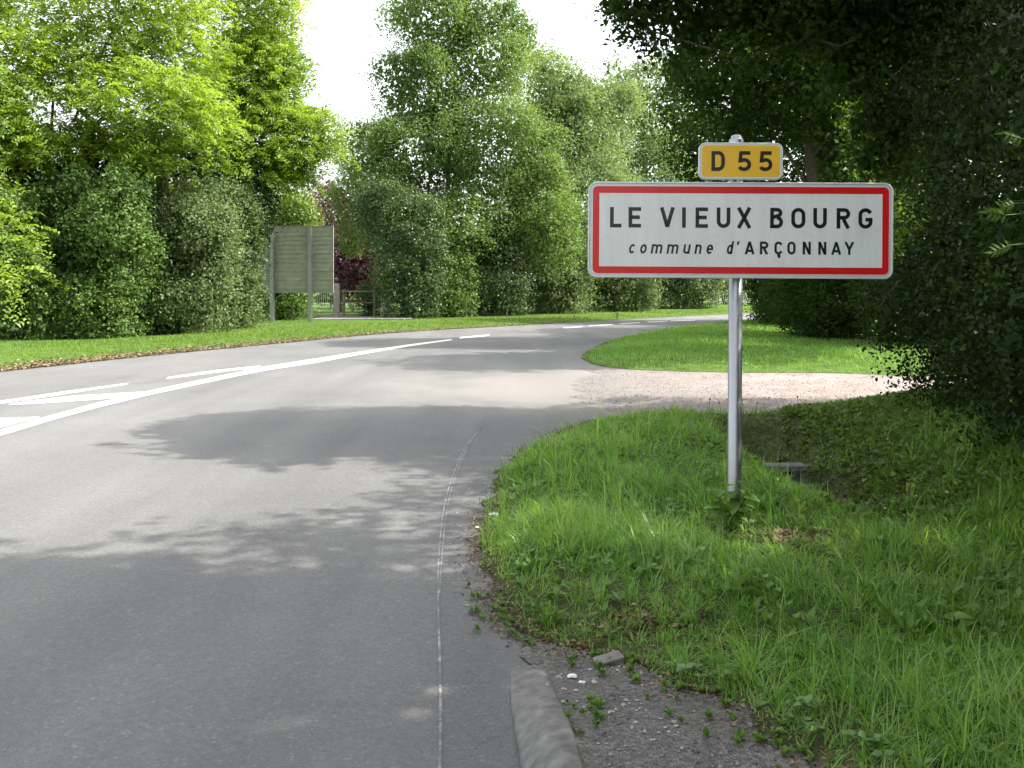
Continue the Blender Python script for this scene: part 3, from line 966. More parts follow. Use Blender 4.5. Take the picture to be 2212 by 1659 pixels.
# ------------------------------------------------------------------ right side: shady trees and hedges
rng = np.random.default_rng(71)
c0 = at(1790, 640, 27)
t = tree("roadside_tree", "shady tree with a bare trunk showing behind the sign's top right", (c0[0], 27, 0.1), (at(1745, 190, 26.5)), 0.24,
         [(at(1640, 150, 26), .05), (at(1880, 120, 26), .05), (at(1560, 60, 26), .05), (at(1760, -60, 27), .08)], M["bark_pale"], rng)
foliage("crown", t, M["dark"], [pb(1440, 1640, 20, 230, 26, 1.8), pb(1560, 1800, -60, 180, 25.5, 2.2), pb(1700, 1960, -120, 200, 26, 2.4), pb(1780, 2060, 60, 420, 28, 2.2), pb(1480, 1680, 150, 300, 27.5, 1.4), pb(1640, 1900, -420, -40, 27, 2.6), pb(1500, 1720, -300, 20, 27, 2.2), pb(1600, 1830, 120, 290, 25.2, 1.0), pb(1560, 1700, 230, 330, 28, 1.3)],
        4200, 13, 0.20, 0.115, rng, bump=.4, depth=.4, up=.3)
rng = np.random.default_rng(72)
c0 = at(1560, 640, 44)
t = tree("roadside_tree", "half-lit tree behind the yellow plate's right edge", (c0[0] + 2.5, 44, 0.1), (c0[0] + 2.0, 44, 8), 0.22, [(at(1480, 260, 43), .08), (at(1540, 160, 43), .08)], M["bark"], rng)
foliage("crown", t, M["dark"], [pb(1415, 1560, 140, 330, 43, 2.2), pb(1450, 1640, 230, 480, 42, 2.2), pb(1540, 1760, 100, 480, 44, 2.5), pb(1520, 1700, 400, 600, 43, 2.0), pb(1700, 1950, 200, 620, 44, 2.5)],
        2600, 12, 0.26, 0.15, rng, bump=.45, bscale=.8)
HR = "hedge behind the drive"
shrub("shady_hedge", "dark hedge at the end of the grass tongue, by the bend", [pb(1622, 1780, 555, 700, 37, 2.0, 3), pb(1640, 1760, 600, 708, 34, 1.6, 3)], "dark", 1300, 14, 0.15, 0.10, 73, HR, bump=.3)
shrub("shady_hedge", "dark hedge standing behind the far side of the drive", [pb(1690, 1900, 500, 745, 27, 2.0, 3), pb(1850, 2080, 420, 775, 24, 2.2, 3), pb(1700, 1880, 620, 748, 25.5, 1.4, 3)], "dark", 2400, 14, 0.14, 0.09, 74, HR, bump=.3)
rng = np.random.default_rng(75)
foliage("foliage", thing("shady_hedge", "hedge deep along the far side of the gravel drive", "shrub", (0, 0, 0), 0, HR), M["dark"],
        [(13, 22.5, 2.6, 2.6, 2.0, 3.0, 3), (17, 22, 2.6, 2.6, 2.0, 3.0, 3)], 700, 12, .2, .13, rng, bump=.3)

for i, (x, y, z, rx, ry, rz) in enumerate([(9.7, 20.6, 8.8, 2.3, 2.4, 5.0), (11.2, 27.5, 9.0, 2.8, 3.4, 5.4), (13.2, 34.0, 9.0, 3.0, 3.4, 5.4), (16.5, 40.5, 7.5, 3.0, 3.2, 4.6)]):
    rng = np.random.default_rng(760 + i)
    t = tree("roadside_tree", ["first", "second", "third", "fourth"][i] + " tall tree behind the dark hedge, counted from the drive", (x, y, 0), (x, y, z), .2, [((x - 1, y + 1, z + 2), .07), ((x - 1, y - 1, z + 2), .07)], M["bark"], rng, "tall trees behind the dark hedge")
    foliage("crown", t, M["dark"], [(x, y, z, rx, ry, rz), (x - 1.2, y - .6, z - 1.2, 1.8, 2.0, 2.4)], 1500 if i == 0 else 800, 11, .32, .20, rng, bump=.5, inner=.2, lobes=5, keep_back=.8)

# near hedge along the verge (runs on behind the camera; its shadow falls over verge and road)
HN = "near hedge on the right"
spots = [(6.75, 11.8, 1.25, 1.0, 7.2), (6.0, 10.5, 1.3, 1.3, 8.0), (5.55, 9.0, 1.3, 1.3, 7.0), (5.05, 7.4, 1.3, 1.4, 6.1), (4.55, 5.4, 1.25, 1.4, 7.4), (4.3, 3.4, 1.25, 1.5, 8.0), (4.2, 1.2, 1.25, 1.5, 7.4), (4.3, -1.2, 1.3, 1.6, 7.8), (4.4, -3.8, 1.3, 1.6, 7.2)]
labs = ["near dark hedge shrub at the corner of the drive", "near dark hedge shrub second from the drive corner", "near dark hedge shrub third from the drive corner",
        "near dark hedge shrub fourth from the drive corner", "near dark hedge shrub touching the right picture edge"]
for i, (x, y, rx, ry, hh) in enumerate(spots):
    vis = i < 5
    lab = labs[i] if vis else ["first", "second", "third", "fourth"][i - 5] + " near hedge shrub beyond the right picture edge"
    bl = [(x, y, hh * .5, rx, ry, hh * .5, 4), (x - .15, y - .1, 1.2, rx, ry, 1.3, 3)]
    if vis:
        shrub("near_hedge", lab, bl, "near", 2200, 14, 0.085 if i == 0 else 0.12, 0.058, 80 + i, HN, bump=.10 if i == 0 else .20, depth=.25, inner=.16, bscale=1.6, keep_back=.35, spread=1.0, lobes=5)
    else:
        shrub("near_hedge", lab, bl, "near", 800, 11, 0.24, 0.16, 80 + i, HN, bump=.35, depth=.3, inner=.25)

rng = np.random.default_rng(95)
t = tree("overhanging_tree", "dark tree whose leafy boughs hang over the top of the sign", (6.7, 10.4, 0.3), (6.5, 10.6, 6.0), 0.2,
         [(at(1400, 40, 10.8), .05), (at(1600, 0, 10.6), .06), (at(1750, 60, 10.8), .05), ((4.8, 10.2, 7.6), .07), ((3.4, 10.8, 6.6), .05)], M["bark"], rng)
foliage("crown", t, M["dark"], [pb(1290, 1480, -60, 70, 10.8, .7), pb(1420, 1640, -80, 130, 11.0, .8), pb(1600, 1820, -80, 120, 10.9, .8), pb(1760, 1960, -60, 240, 11.0, .8), pb(1835, 1990, 150, 420, 11.4, .5), pb(1480, 1700, -330, -40, 10.8, 1.2), pb(1680, 1990, -380, -40, 10.8, 1.3), pb(1330, 1500, -260, -30, 10.6, 1.0), pb(1850, 2300, -500, 60, 10.4, 1.6)],
        3600, 12, 0.12, 0.075, rng, bump=.3, depth=.55, up=.3, inner=.3, bscale=1.6, keep_back=.9, lobes=3)
sp = foliage("painted_lit_spray", t, M["sprig"], [pb(1850, 1925, 160, 215, 12.6, .18), pb(1835, 1900, 215, 300, 12.8, .2), pb(1840, 1915, 300, 420, 12.7, .22), pb(1900, 1990, 420, 560, 12.6, .2), pb(1560, 1660, 20, 110, 11.6, .3)],  # sunlight put into the colour: leaves brighter than the crown's own
        230, 9, .11, .085, rng, bump=.1, depth=.8, inner=0, lobes=0, keep_back=1)
# shade trees standing beside the photographer
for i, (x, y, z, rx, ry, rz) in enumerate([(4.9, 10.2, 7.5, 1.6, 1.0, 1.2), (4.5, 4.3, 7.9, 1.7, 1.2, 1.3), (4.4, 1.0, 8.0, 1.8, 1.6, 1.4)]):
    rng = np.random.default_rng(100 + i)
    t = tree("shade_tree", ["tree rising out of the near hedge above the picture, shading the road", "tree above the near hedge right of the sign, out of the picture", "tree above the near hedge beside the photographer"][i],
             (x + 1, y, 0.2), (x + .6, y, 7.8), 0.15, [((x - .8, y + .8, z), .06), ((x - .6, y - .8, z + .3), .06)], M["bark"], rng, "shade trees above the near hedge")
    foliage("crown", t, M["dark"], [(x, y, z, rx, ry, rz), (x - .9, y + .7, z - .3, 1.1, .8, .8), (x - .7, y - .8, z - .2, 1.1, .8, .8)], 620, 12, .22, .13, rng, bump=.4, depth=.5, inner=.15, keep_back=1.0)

# ------------------------------------------------------------------ town sign
PW, PH = 1.86, 0.588
sg = thing("town_sign", "white village name sign with red border and yellow road plate on a grey post", "road sign", (1.386, 5.566, 0.05), R(0.5))
sg.rotation_euler = (0, R(0.35), R(-0.8))
ZC = 1.864 - 0.05


def rrect(w_, h_, r_, n=7):
    P = []
    for cx, cz, a0 in ((w_ / 2 - r_, h_ / 2 - r_, 0), (-w_ / 2 + r_, h_ / 2 - r_, 90), (-w_ / 2 + r_, -h_ / 2 + r_, 180), (w_ / 2 - r_, -h_ / 2 + r_, 270)):
        for k in range(n + 1):
            a = R(a0 + 90 * k / n)
            P.append((cx + r_ * math.cos(a), cz + r_ * math.sin(a)))
    return P


def plate(name, loops, mat, parent, zc):
    """lofted panel: loops = list of (w,h,r,y); first and last are capped"""
    bm = bmesh.new()
    rings = []
    for (w_, h_, r_, y_) in loops:
        rings.append([bm.verts.new((x, y_, zc + z)) for x, z in rrect(w_, h_, r_)])
    for a, b in zip(rings[:-1], rings[1:]):
        m_ = len(a)
        for i in range(m_):
            bm.faces.new((a[i], a[(i + 1) % m_], b[(i + 1) % m_], b[i]))
    bm.faces.new(rings[0]); bm.faces.new(rings[-1][::-1])
    bmesh.ops.recalc_face_normals(bm, faces=bm.faces)
    return link(name, bm_mesh(name, bm), mat, parent)


def ring(name, outer, inner, y_, mat, parent, zc):
    bm = bmesh.new()
    a = [bm.verts.new((x, y_, zc + z)) for x, z in outer]
    b = [bm.verts.new((x, y_, zc + z)) for x, z in inner]
    m_ = len(a)
    for i in range(m_):
        bm.faces.new((a[i], a[(i + 1) % m_], b[(i + 1) % m_], b[i]))
    bmesh.ops.recalc_face_normals(bm, faces=bm.faces)
    return link(name, bm_mesh(name, bm), mat, parent)


# post with its cap
bm = bmesh.new()
fl = 28
rings = []
for z_ in (-0.25, 2.37):
    rg = []
    for k in range(fl):
        a = 2 * math.pi * k / fl
        r_ = 0.0425 + 0.0009 * math.cos(a * 14)          # lightly fluted tube
        rg.append(bm.verts.new((-0.0136 + r_ * math.cos(a), 0.062 + r_ * math.sin(a), z_)))
    rings.append(rg)
for k in range(fl):
    bm.faces.new((rings[0][k], rings[0][(k + 1) % fl], rings[1][(k + 1) % fl], rings[1][k]))
bm.faces.new(rings[1])
post = link("post", bm_mesh("post", bm, True), M["alu"], sg)
capP = [(0.0455, 2.335), (0.0465, 2.338), (0.0465, 2.372), (0.043, 2.380), (0.034, 2.384), (0.032, 2.398), (0.026, 2.405), (0.0, 2.407)]
V = []
for r_, z_ in capP:
    for k in range(20):
        a = 2 * math.pi * k / 20
        V.append((-0.0136 + r_ * math.cos(a), 0.062 + r_ * math.sin(a), z_))
F = [(i * 20 + k, i * 20 + (k + 1) % 20, (i + 1) * 20 + (k + 1) % 20, (i + 1) * 20 + k) for i in range(len(capP) - 1) for k in range(20)]
link("cap", mesh_np("cap", np.array(V), np.array(F)), M["alu"], post)

ZU = 0.000905            # metres per drawing unit of the panel


def panel_xz(u, v):
    return ((u - 1115.5) * ZU, (725 - v) * ZU)


name_panel = plate("name_panel", [(PW - .02, PH - .02, .05, 0.026), (PW, PH, .055, 0.026), (PW, PH, .055, 0.002), (PW - .006, PH - .006, .052, 0.0), (PW - .016, PH - .016, .048, 0.0), (PW - .022, PH - .022, .045, 0.003), (PW - .05, PH - .05, .034, 0.003)], M["rim"], sg, ZC)
pl_w, pl_h = (2118 - 123) * ZU, (1022 - 432) * ZU
plate("white_face", [(pl_w + .008, pl_h + .008, .032, 0.0022), (pl_w + .008, pl_h + .008, .032, 0.0014)], M["white_film"], name_panel, ZC)
ri_w, ri_h = (2075 - 168) * ZU, (975 - 478) * ZU
outer = rrect(pl_w, pl_h, .030)
inner = []
for cx, cz in ((1, 1), (-1, 1), (-1, -1), (1, -1)):
    inner += [(cx * ri_w / 2 * (1), cz * ri_h / 2)] * 8
ob = ring("red_border", outer, inner, 0.0006, M["red_film"], name_panel, ZC)

# road number plate
plz = ZC + (725 - 258) * ZU
pw2, ph2 = 565 * ZU, 250 * ZU
rplate = plate("road_plate", [(pw2 - .02, ph2 - .02, .04, 0.026), (pw2, ph2, .042, 0.026), (pw2, ph2, .042, 0.002), (pw2 - .005, ph2 - .005, .040, 0.0), (pw2 - .014, ph2 - .014, .036, 0.0), (pw2 - .018, ph2 - .018, .034, 0.003), (pw2 - .04, ph2 - .04, .026, 0.003)], M["rim"], sg, plz)
plate("white_face", [(pw2 - .022, ph2 - .022, .031, 0.0022), (pw2 - .022, ph2 - .022, .031, 0.0014)], M["white_film"], rplate, plz)
plate("yellow_face", [(pw2 - .034, ph2 - .034, .026, 0.0012), (pw2 - .034, ph2 - .034, .026, 0.0006)], M["yellow_film"], rplate, plz)
# clamps behind the panels
for par, zz in ((name_panel, ZC + .2), (name_panel, ZC - .2), (rplate, plz)):
    box("clamp", -0.075, 0.048, 0.026, 0.05, zz - .02, zz + .02, M["alu"], par, .004)


def arc(cx, cy, rx, ry, a0, a1, n=14):
    return [(cx + rx * math.cos(R(a0 + (a1 - a0) * i / n)), cy + ry * math.sin(R(a0 + (a1 - a0) * i / n))) for i in range(n + 1)]


def stroke(bm, pts, sw, xf, closed=False):
    P = [Vector(p) for p in pts]
    n = len(P)
    Ls, Rs = [], []
    for i in range(n):
        if closed:
            a, b = P[i - 1], P[(i + 1) % n]
        else:
            a, b = P[max(i - 1, 0)], P[min(i + 1, n - 1)]
        d1 = (P[i] - a); d2 = (b - P[i])
        if d1.length < 1e-9: d1 = d2
        if d2.length < 1e-9: d2 = d1
        d1 = d1.normalized(); d2 = d2.normalized()
        n1 = Vector((-d1.y, d1.x)); n2 = Vector((-d2.y, d2.x))
        mnorm = (n1 + n2).normalized()
        k = sw / 2 / max(0.35, mnorm.dot(n1))
        Ls.append(bm.verts.new(xf(P[i] + mnorm * k))); Rs.append(bm.verts.new(xf(P[i] - mnorm * k)))
    for i in range(n if closed else n - 1):
        j = (i + 1) % n
        bm.faces.new((Ls[i], Rs[i], Rs[j], Ls[j]))


def glyph(ch, w_, s):
    """centre-line strokes in a box w_ wide, 1 high (x-height letters use their own height)"""
    h = s / 2
    W = w_ - h
    if ch == 'L': return [[(h, 1), (h, h), (w_, h)]]
    if ch == 'E': return [[(w_, 1 - h), (h, 1 - h), (h, h), (w_, h)], [(h, .51), (w_ * .9, .51)]]
    if ch == 'V': return [[(h * .95, 1), (w_ / 2, h * .4)], [(w_ - h * .95, 1), (w_ / 2, h * .4)]]
    if ch == 'I': return [[(w_ / 2, 0), (w_ / 2, 1)]]
    if ch == 'U': return [[(h, 1)] + arc(w_ / 2, .33, w_ / 2 - h, .33 - h, 180, 360) + [(W, 1)]]
    if ch == 'X': return [[(h, 0), (W, 1)], [(W, 0), (h, 1)]]
    if ch == 'O': return [arc(w_ / 2, .66, w_ / 2 - h, .34 - h, 0, 180) + arc(w_ / 2, .34, w_ / 2 - h, .34 - h, 180, 360) + [(W, .66)]]
    if ch == 'B': return [[(w_ * .5, 1 - h), (h, 1 - h), (h, h), (w_ * .55, h)], [(w_ * .5, 1 - h)] + arc(w_ * .52, .755, w_ * .42 - h, .245 - h, 90, -90) + [(h, .51)], [(w_ * .5, .51)] + arc(w_ * .55, .255, w_ * .45 - h, .255, 90, -90)[0:1] + arc(w_ * .55, (.51 + h) / 2, w_ * .45 - h, (.51 - h) / 2, 90, -90) + [(h, h)]]
    if ch == 'R': return [[(h, 0), (h, 1 - h), (w_ * .5, 1 - h)] + arc(w_ * .55, .72, w_ * .45 - h, .28 - h, 90, -90) + [(h, .44 + h)], [(w_ * .5, .46), (W, 0)]]
    if ch == 'G': return [[(W * .98, .76)] + arc(w_ / 2, .68, w_ / 2 - h, .32 - h, 25, 180) + arc(w_ / 2, .34, w_ / 2 - h, .34 - h, 180, 350) + [(W, .44), (w_ * .5, .44)]]
    if ch == 'D': return [[(w_ * .4, 1 - h), (h, 1 - h), (h, h), (w_ * .4, h)], [(w_ * .4, 1 - h)] + arc(w_ * .52, .62, w_ * .48 - h, .38 - h, 90, 0) + arc(w_ * .52, .38, w_ * .48 - h, .38 - h, 0, -90) + [(w_ * .4, h)]]
    if ch == '5': return [[(w_ * .93, 1 - h), (w_ * .22, 1 - h), (w_ * .16, .52)] + arc(w_ * .48, .33, w_ * .52 - h, .33 - h, 125, -90) + arc(w_ * .44, .33, w_ * .40, .33 - h, -95, -150)]
    if ch == 'A': return [[(h * .8, 0), (w_ / 2, 1 - h * .2)], [(w_ - h * .8, 0), (w_ / 2, 1 - h * .2)], [(w_ * .24, .27), (w_ * .76, .27)]]
    if ch == 'N': return [[(h, 0), (h, 1)], [(W, 0), (W, 1)], [(h * 1.1, .98), (W - h * .1, .02)]]
    if ch == 'Y': return [[(h * .8, 1), (w_ / 2, .42)], [(w_ - h * .8, 1), (w_ / 2, .42)], [(w_ / 2, .5), (w_ / 2, 0)]]
    if ch == 'C' or ch == 'Ç':
        g = [arc(w_ / 2, .68, w_ / 2 - h, .32 - h, 15, 180) + arc(w_ / 2, .32, w_ / 2 - h, .32 - h, 180, 345)]
        if ch == 'Ç': g += [[(w_ * .5, .05), (w_ * .5, -.06), (w_ * .62, -.09), (w_ * .60, -.17), (w_ * .40, -.18)]]
        return g
    if ch == 'c': return [arc(w_ / 2, .5, w_ / 2 - h, .5 - h, 40, 320, 20)]
    if ch == 'o': return [arc(w_ / 2, .5, w_ / 2 - h, .5 - h, 0, 360, 24)]
    if ch == 'e': return [[(h, .5), (W, .5)] + arc(w_ / 2, .52, w_ / 2 - h, .48 - h, 5, 180) + arc(w_ / 2, .5, w_ / 2 - h, .5 - h, 180, 315)]
    if ch == 'u': return [[(h, 1)] + arc(w_ / 2, .36, w_ / 2 - h, .36 - h, 180, 340), [(W, 0), (W, 1)]]
    if ch == 'n': return [[(h, 0), (h, 1)], arc(w_ / 2, .64, w_ / 2 - h, .36 - h, 180, 0) + [(W, 0)]]
    if ch == 'm':
        q = w_ / 2
        return [[(h, 0), (h, 1)], arc((h + q) / 2, .70, (q - h) / 2, .30 - h, 180, 0) + [(q, 0)], arc((W + q) / 2, .70, (W - q) / 2, .30 - h, 180, 0) + [(W, 0)]]
    if ch == 'd': return [[(W, 0), (W, 1.36)], arc(w_ / 2, .5, w_ / 2 - h, .5 - h, 0, 360, 22)]
    if ch == "'": return [[(w_ * .62, 1.36), (w_ * .45, .98)]]
    return []


def lettering(name, items, v_top, v_bot, sw_units, zc_v, parent, zc, y_, slant=0.0):
    """items: (char, u0, u1)"""
    hgt = v_bot - v_top
    for ch, u0, u1 in items:
        bm = bmesh.new()
        off = slant * hgt
        w_ = (u1 - u0 - (off if slant else 0)) / hgt
        s = sw_units / hgt
        def xf(p, u0=u0):
            u = u0 + p.x * hgt + slant * p.y * hgt
            v = v_bot - p.y * hgt
            return ((u - 1115.5) * ZU, y_, zc + (zc_v - v) * ZU)
        for g in glyph(ch, w_, s):
            stroke(bm, g, s, xf)
        for f in bm.faces:
            f.normal_update()
            if f.normal.y > 0: f.normal_flip()
        link(name, bm_mesh(name, bm), M["black_film"], parent)


lettering("letter", [('L', 235, 312), ('E', 360, 445), ('V', 572, 672), ('I', 722, 746), ('E', 812, 896), ('U', 955, 1047), ('X', 1090, 1190), ('B', 1315, 1402), ('O', 1457, 1552), ('U', 1605, 1696), ('R', 1762, 1853), ('G', 1908, 2003)], 572, 710, 25, 725, name_panel, ZC, 0.0008)
lettering("letter", [('c', 360, 412), ('o', 435, 489), ('m', 510, 594), ('m', 617, 702), ('u', 727, 782), ('n', 805, 859), ('e', 883, 937), ('d', 1020, 1070), ("'", 1078, 1108)], 822, 886, 13.5, 725, name_panel, ZC, 0.0008, 0.16)
lettering("letter", [('A', 1146, 1210), ('R', 1247, 1304), ('Ç', 1345, 1400), ('O', 1432, 1487), ('N', 1535, 1590), ('N', 1640, 1694), ('A', 1728, 1793), ('Y', 1816, 1880)], 800, 887, 16, 725, name_panel, ZC, 0.0008)
lettering("letter", [('D', 917, 1008), ('5', 1097, 1185), ('5', 1240, 1328)], 190, 325, 25, 258, rplate, plz, 0.0002)

# ------------------------------------------------------------------ direction board seen from behind
bd = thing("direction_board", "large direction board seen from behind on steel posts by the left hedge", "road sign", (at(630, 700, 39.5)[0], 39.5, 0.05), R(-9))
hw = 1.86
z0, z1 = 1.31, 4.18
edges_z = [z0, z0 + .18] + [z0 + .18 + (z1 - z0 - .18) * k / 7 for k in range(1, 8)]
for a, b in zip(edges_z[:-1], edges_z[1:]):
    bm = bmesh.new()
    box_bm(bm, -hw, hw, 0.03, 0.055, a + .006, b - .006)
    for fr in (0.0, .5, 1.0):
        zc_ = a + .02 + (b - a - .04) * fr
        box_bm(bm, -hw + .01, hw - .01, 0.012, 0.029, zc_ - .012, zc_ + .012)
    link("panel_plank", bm_mesh("panel_plank", bm), M["board"], bd)
box("edge_trim", hw + .002, hw + .03, 0.0, 0.06, z0, z1, M["galv"], bd)
box("edge_trim", -hw - .03, -hw - .002, 0.0, 0.06, z0, z1, M["galv"], bd)
box("top_trim", -hw - .03, hw + .03, 0.0, 0.06, z1 + .003, z1 + .03, M["galv"], bd)
for xx in (at(587, 700, 39.5)[0] - bd.location.x, at(673, 700, 39.5)[0] - bd.location.x):
    bm = bmesh.new()
    zt = z1 - .10 if xx < 0 else z1 - .02
    box_bm(bm, xx - .075, xx + .075, -0.15, -0.14, -0.4, zt)
    box_bm(bm, xx - .075, xx + .075, -0.01, 0.0, -0.4, zt)
    box_bm(bm, xx - .01, xx + .01, -0.138, -0.012, -0.4, zt)
    pp = link("post", bm_mesh("post", bm), M["galv"], bd)
    for zz in edges_z[1:-1]:
        box("clamp", xx + .077, xx + .15, -0.02, 0.01, zz - .015, zz + .015, M["galv"], pp)

# ------------------------------------------------------------------ gate, pillar, fence in the gap
Yg = 46.0
sx = Yg / FPX
gt = thing("garden_gate", "light grey barred metal gate left of the stone pillar", "gate", (at(690, 690, Yg)[0], Yg, 0.14))
gw = 64 * sx / 2
for zz, hh in ((.10, .03), (.60, .03), (1.36, .03)):
    box("rail", -gw, gw, -.02, .02, zz - hh / 2, zz + hh / 2, M["gate"], gt)
for k in range(15):
    xx = -gw + .03 + (2 * gw - .06) * k / 14
    box("bar", xx - .011, xx + .011, -.045, -.022, .05, 1.36 + .09, M["gate"], gt)
pil = thing("gate_pillar", "old rounded stone gate pillar in the hedge gap", "pillar", (at(727, 690, Yg)[0], Yg, 0.10))
bm = bmesh.new()
box_bm(bm, -.16, .16, -.17, .17, -.1, 1.72, .05)
bmesh.ops.subdivide_edges(bm, edges=bm.edges[:], cuts=2, use_grid_fill=True)
rr = random.Random(4)
for v in bm.verts:
    v.co += Vector((rr.uniform(-.012, .012), rr.uniform(-.012, .012), 0))
    if v.co.z > 1.6: v.co.x *= .82; v.co.y *= .82
link("shaft", bm_mesh("shaft", bm), M["stone"], pil)
fn = thing("rail_fence", "two-rail wooden garden fence right of the stone pillar", "fence", (at(737, 690, 47)[0], 47.0, 0.10))
fl_ = 75 * 47 / FPX
for zz in (.74, 1.32):
    box("rail", 0.0, fl_, -.03, .03, zz - .035, zz + .035, M["wood"], fn)
for xx in (.12, fl_ - .1):
    box("post", xx - .06, xx + .06, .033, .14, -.1, 1.42, M["wood"], fn)
st = thing("stone_bench", "small low stone bench on the sunny lawn", "bench", (at(776, 680, 56)[0], 56, 0.1))
box("seat", -.6, .6, -.2, .2, .38, .46, M["stone"], st, .01)
for xx in (-.4, .4):
    box("leg", xx - .08, xx + .08, -.15, .15, -.05, .379, M["stone"], st, .01)
wl = thing("gate_pier", "pale rendered pier half hidden by the clipped hornbeam", "pillar", (at(831, 690, 46.3)[0], 46.3, 0.1))
box("shaft", -.17, .17, -.17, .17, -.1, .98, M["render"], wl, .01)
box("capstone", -.2, .2, -.2, .2, .983, 1.04, M["render"], wl, .01)
ww = thing("garden_wall", "white rendered wall beyond the bend, behind the sign post", "wall", (at(1600, 650, 97)[0], 97, 0.1))
box("wall_panel", -3.2, 6.5, -.12, .12, -.3, 1.25, M["render"], ww)
box("coping", -3.3, 6.6, -.17, .17, 1.253, 1.33, M["render"], ww)
for q in ((1095, 690), (1240, 682), (1333, 681)):
    sx_, sy_ = pt(q[0], q[1] + 9)
    s_ = thing("marker_stake", {1095: "leftmost little wooden stake in the grass at the hedge foot", 1240: "middle little stake in the grass at the hedge foot", 1333: "rightmost little stake in the grass at the hedge foot"}[q[0]], "stake", (sx_, sy_, 0.08), 0, "stakes at the hedge foot")
    box("peg", -.03, .03, -.03, .03, -.2, .42 if q[0] == 1095 else .28, M["wood"], s_, .008)
rng = np.random.default_rng(66)

# ------------------------------------------------------------------ culvert in the ditch
cv = thing("culvert_head", "broken concrete drain blocks with a dark opening in the ditch", "culvert", (2.68, 8.9, -0.42), R(3))
cv.scale = (.68, .68, .68)
box("lintel", -.30, .30, -.06, .22, .218, .30, M["kerb"], cv, .012)
box("sill", -.20, .34, -.30, -.04, -.04, .06, M["kerb"], cv, .012)
box("cheek_block", -.30, -.20, -.03, .3, -.1, .217, M["concrete"], cv, .01)
box("cheek_block", .20, .30, -.03, .3, -.1, .217, M["concrete"], cv, .01)
box("mouth_shade_plate", -.198, .198, .28, .32, -.1, .215, M["soil"], cv)  # dark soil-coloured plate, painting the shade inside the opening
sl = thing("stone_slab", "small grey stone slab lying at the grass edge near the kerb", "stone", (*pt(1315, 1437), 0.02), R(20))
box("slab", -.06, .06, -.028, .028, -.02, .016, M["concrete"], sl, .006)
sl.rotation_euler = (R(12), R(-6), R(24))

# ------------------------------------------------------------------ grass
def blades(name, P, h, wd, rng, mat, lean=0.35, seg=3, tint=None, flow=None):
    n = len(P)
    a = rng.uniform(0, 2 * math.pi, n)
    D = np.c_[np.cos(a), np.sin(a)]
    if flow is not None:
        D = D + flow
        D /= np.linalg.norm(D, axis=1)[:, None] + 1e-9
    S = np.c_[-D[:, 1], D[:, 0]]
    fa = rng.uniform(-.9, .9, n)
    S = S * np.cos(fa)[:, None] + D * np.sin(fa)[:, None]
    l = np.abs(rng.normal(lean, lean * .55, n))
    fr = np.linspace(0, 1, seg + 1)
    rows = []
    for i, f in enumerate(fr):
        ang = l * (0.35 + 1.3 * f)
        x = h * f * np.sin(np.minimum(ang, 1.9)) * .9
        z = h * (f * np.cos(np.minimum(ang, 1.9)) * .55 + f * .45 - 0.25 * f * f * np.minimum(l, 1.2))
        c = np.c_[P[:, 0] + D[:, 0] * x, P[:, 1] + D[:, 1] * x, P[:, 2] + z]
        ww_ = wd * (1 - f ** 1.7) * 0.5
        if i < seg:
            rows.append(c + np.c_[S * ww_[:, None], np.zeros(n)])
            rows.append(c - np.c_[S * ww_[:, None], np.zeros(n)])
        else:
            rows.append(c)
    V = np.stack(rows, 1)                     # n, 2*seg+1, 3
    k = V.shape[1]
    base = (np.arange(n) * k)[:, None]
    tri = []
    for i in range(seg - 1):
        tri += [(2 * i, 2 * i + 1, 2 * i + 3), (2 * i, 2 * i + 3, 2 * i + 2)]
    tri += [(2 * seg - 2, 2 * seg - 1, 2 * seg)]
    F = np.concatenate([base + np.array(q)[None] for q in tri], 0)
    if tint is None:
        tint = rng.random(n)
    ob = link(name, mesh_np(name, V.reshape(-1, 3), F, np.tile(tint, len(tri))), M[mat])
    return ob


def scatter(poly, n, rng, bounds):
    x0, x1, y0, y1 = bounds
    P = np.c_[rng.uniform(x0, x1, n), rng.uniform(y0, y1, n)]
    P = P[np.abs(P[:, 0]) < P[:, 1] * .59 + .9]
    return P[inside(poly, P)]


def in_view(P, pad=0.15):
    return np.abs(P[:, 0]) < P[:, 1] * (1106 / FPX) + pad + 0.02 * P[:, 1]


rng = np.random.default_rng(200)
# near verge, density falling with distance
P = scatter(verge_poly, 690000, rng, (-0.6, 6.5, 2.2, 12.6))
P = P[in_view(P, .3) & (P[:, 1] > 2.3)]
dn = dist_line(verge_road, P)
hed = P[:, 0] - (3.15 + np.maximum(P[:, 1] - 5, 0) * 0.33)
p_keep = np.clip(1.2 - P[:, 1] / 9.5, .22, 1)
p_keep *= 0.25 + 0.75 * smooth01(dn / 0.12)
p_keep *= 1 - 0.93 * smooth01((hed + .2) / .8)
bare = np.exp(-((P[:, 0] - 1.62) / .28) ** 2 - ((P[:, 1] - 5.25) / .16) ** 2) + np.exp(-((P[:, 0] - 2.75) / .4) ** 2 - ((P[:, 1] - 8.2) / .9) ** 2) * 1.0
bank = smooth01((P[:, 0] - 2.35) / .5) * smooth01((P[:, 1] - 6.0) / 1.0)
p_keep *= (1 - np.clip(bare, 0, .94)) * (1 - .55 * bank)
cl = vnoise(P, 5.0)
p_keep *= np.clip(.75 + .35 * cl, .3, 1)
keep = rng.random(len(P)) < p_keep
P, dn, hed, cl = P[keep], dn[keep], hed[keep], cl[keep]
P = P + rng.normal(0, .02, P.shape)
tc = scatter(verge_poly, 9000, rng, (-0.6, 6.5, 2.2, 12.6))               # tuft centres
cell = {}
for q_i, (qx, qy) in enumerate(tc):
    cell.setdefault((int(qx // .12), int(qy // .12)), q_i)
own = np.array([cell.get((int(a // .12), int(b // .12)), -1) for a, b in P])
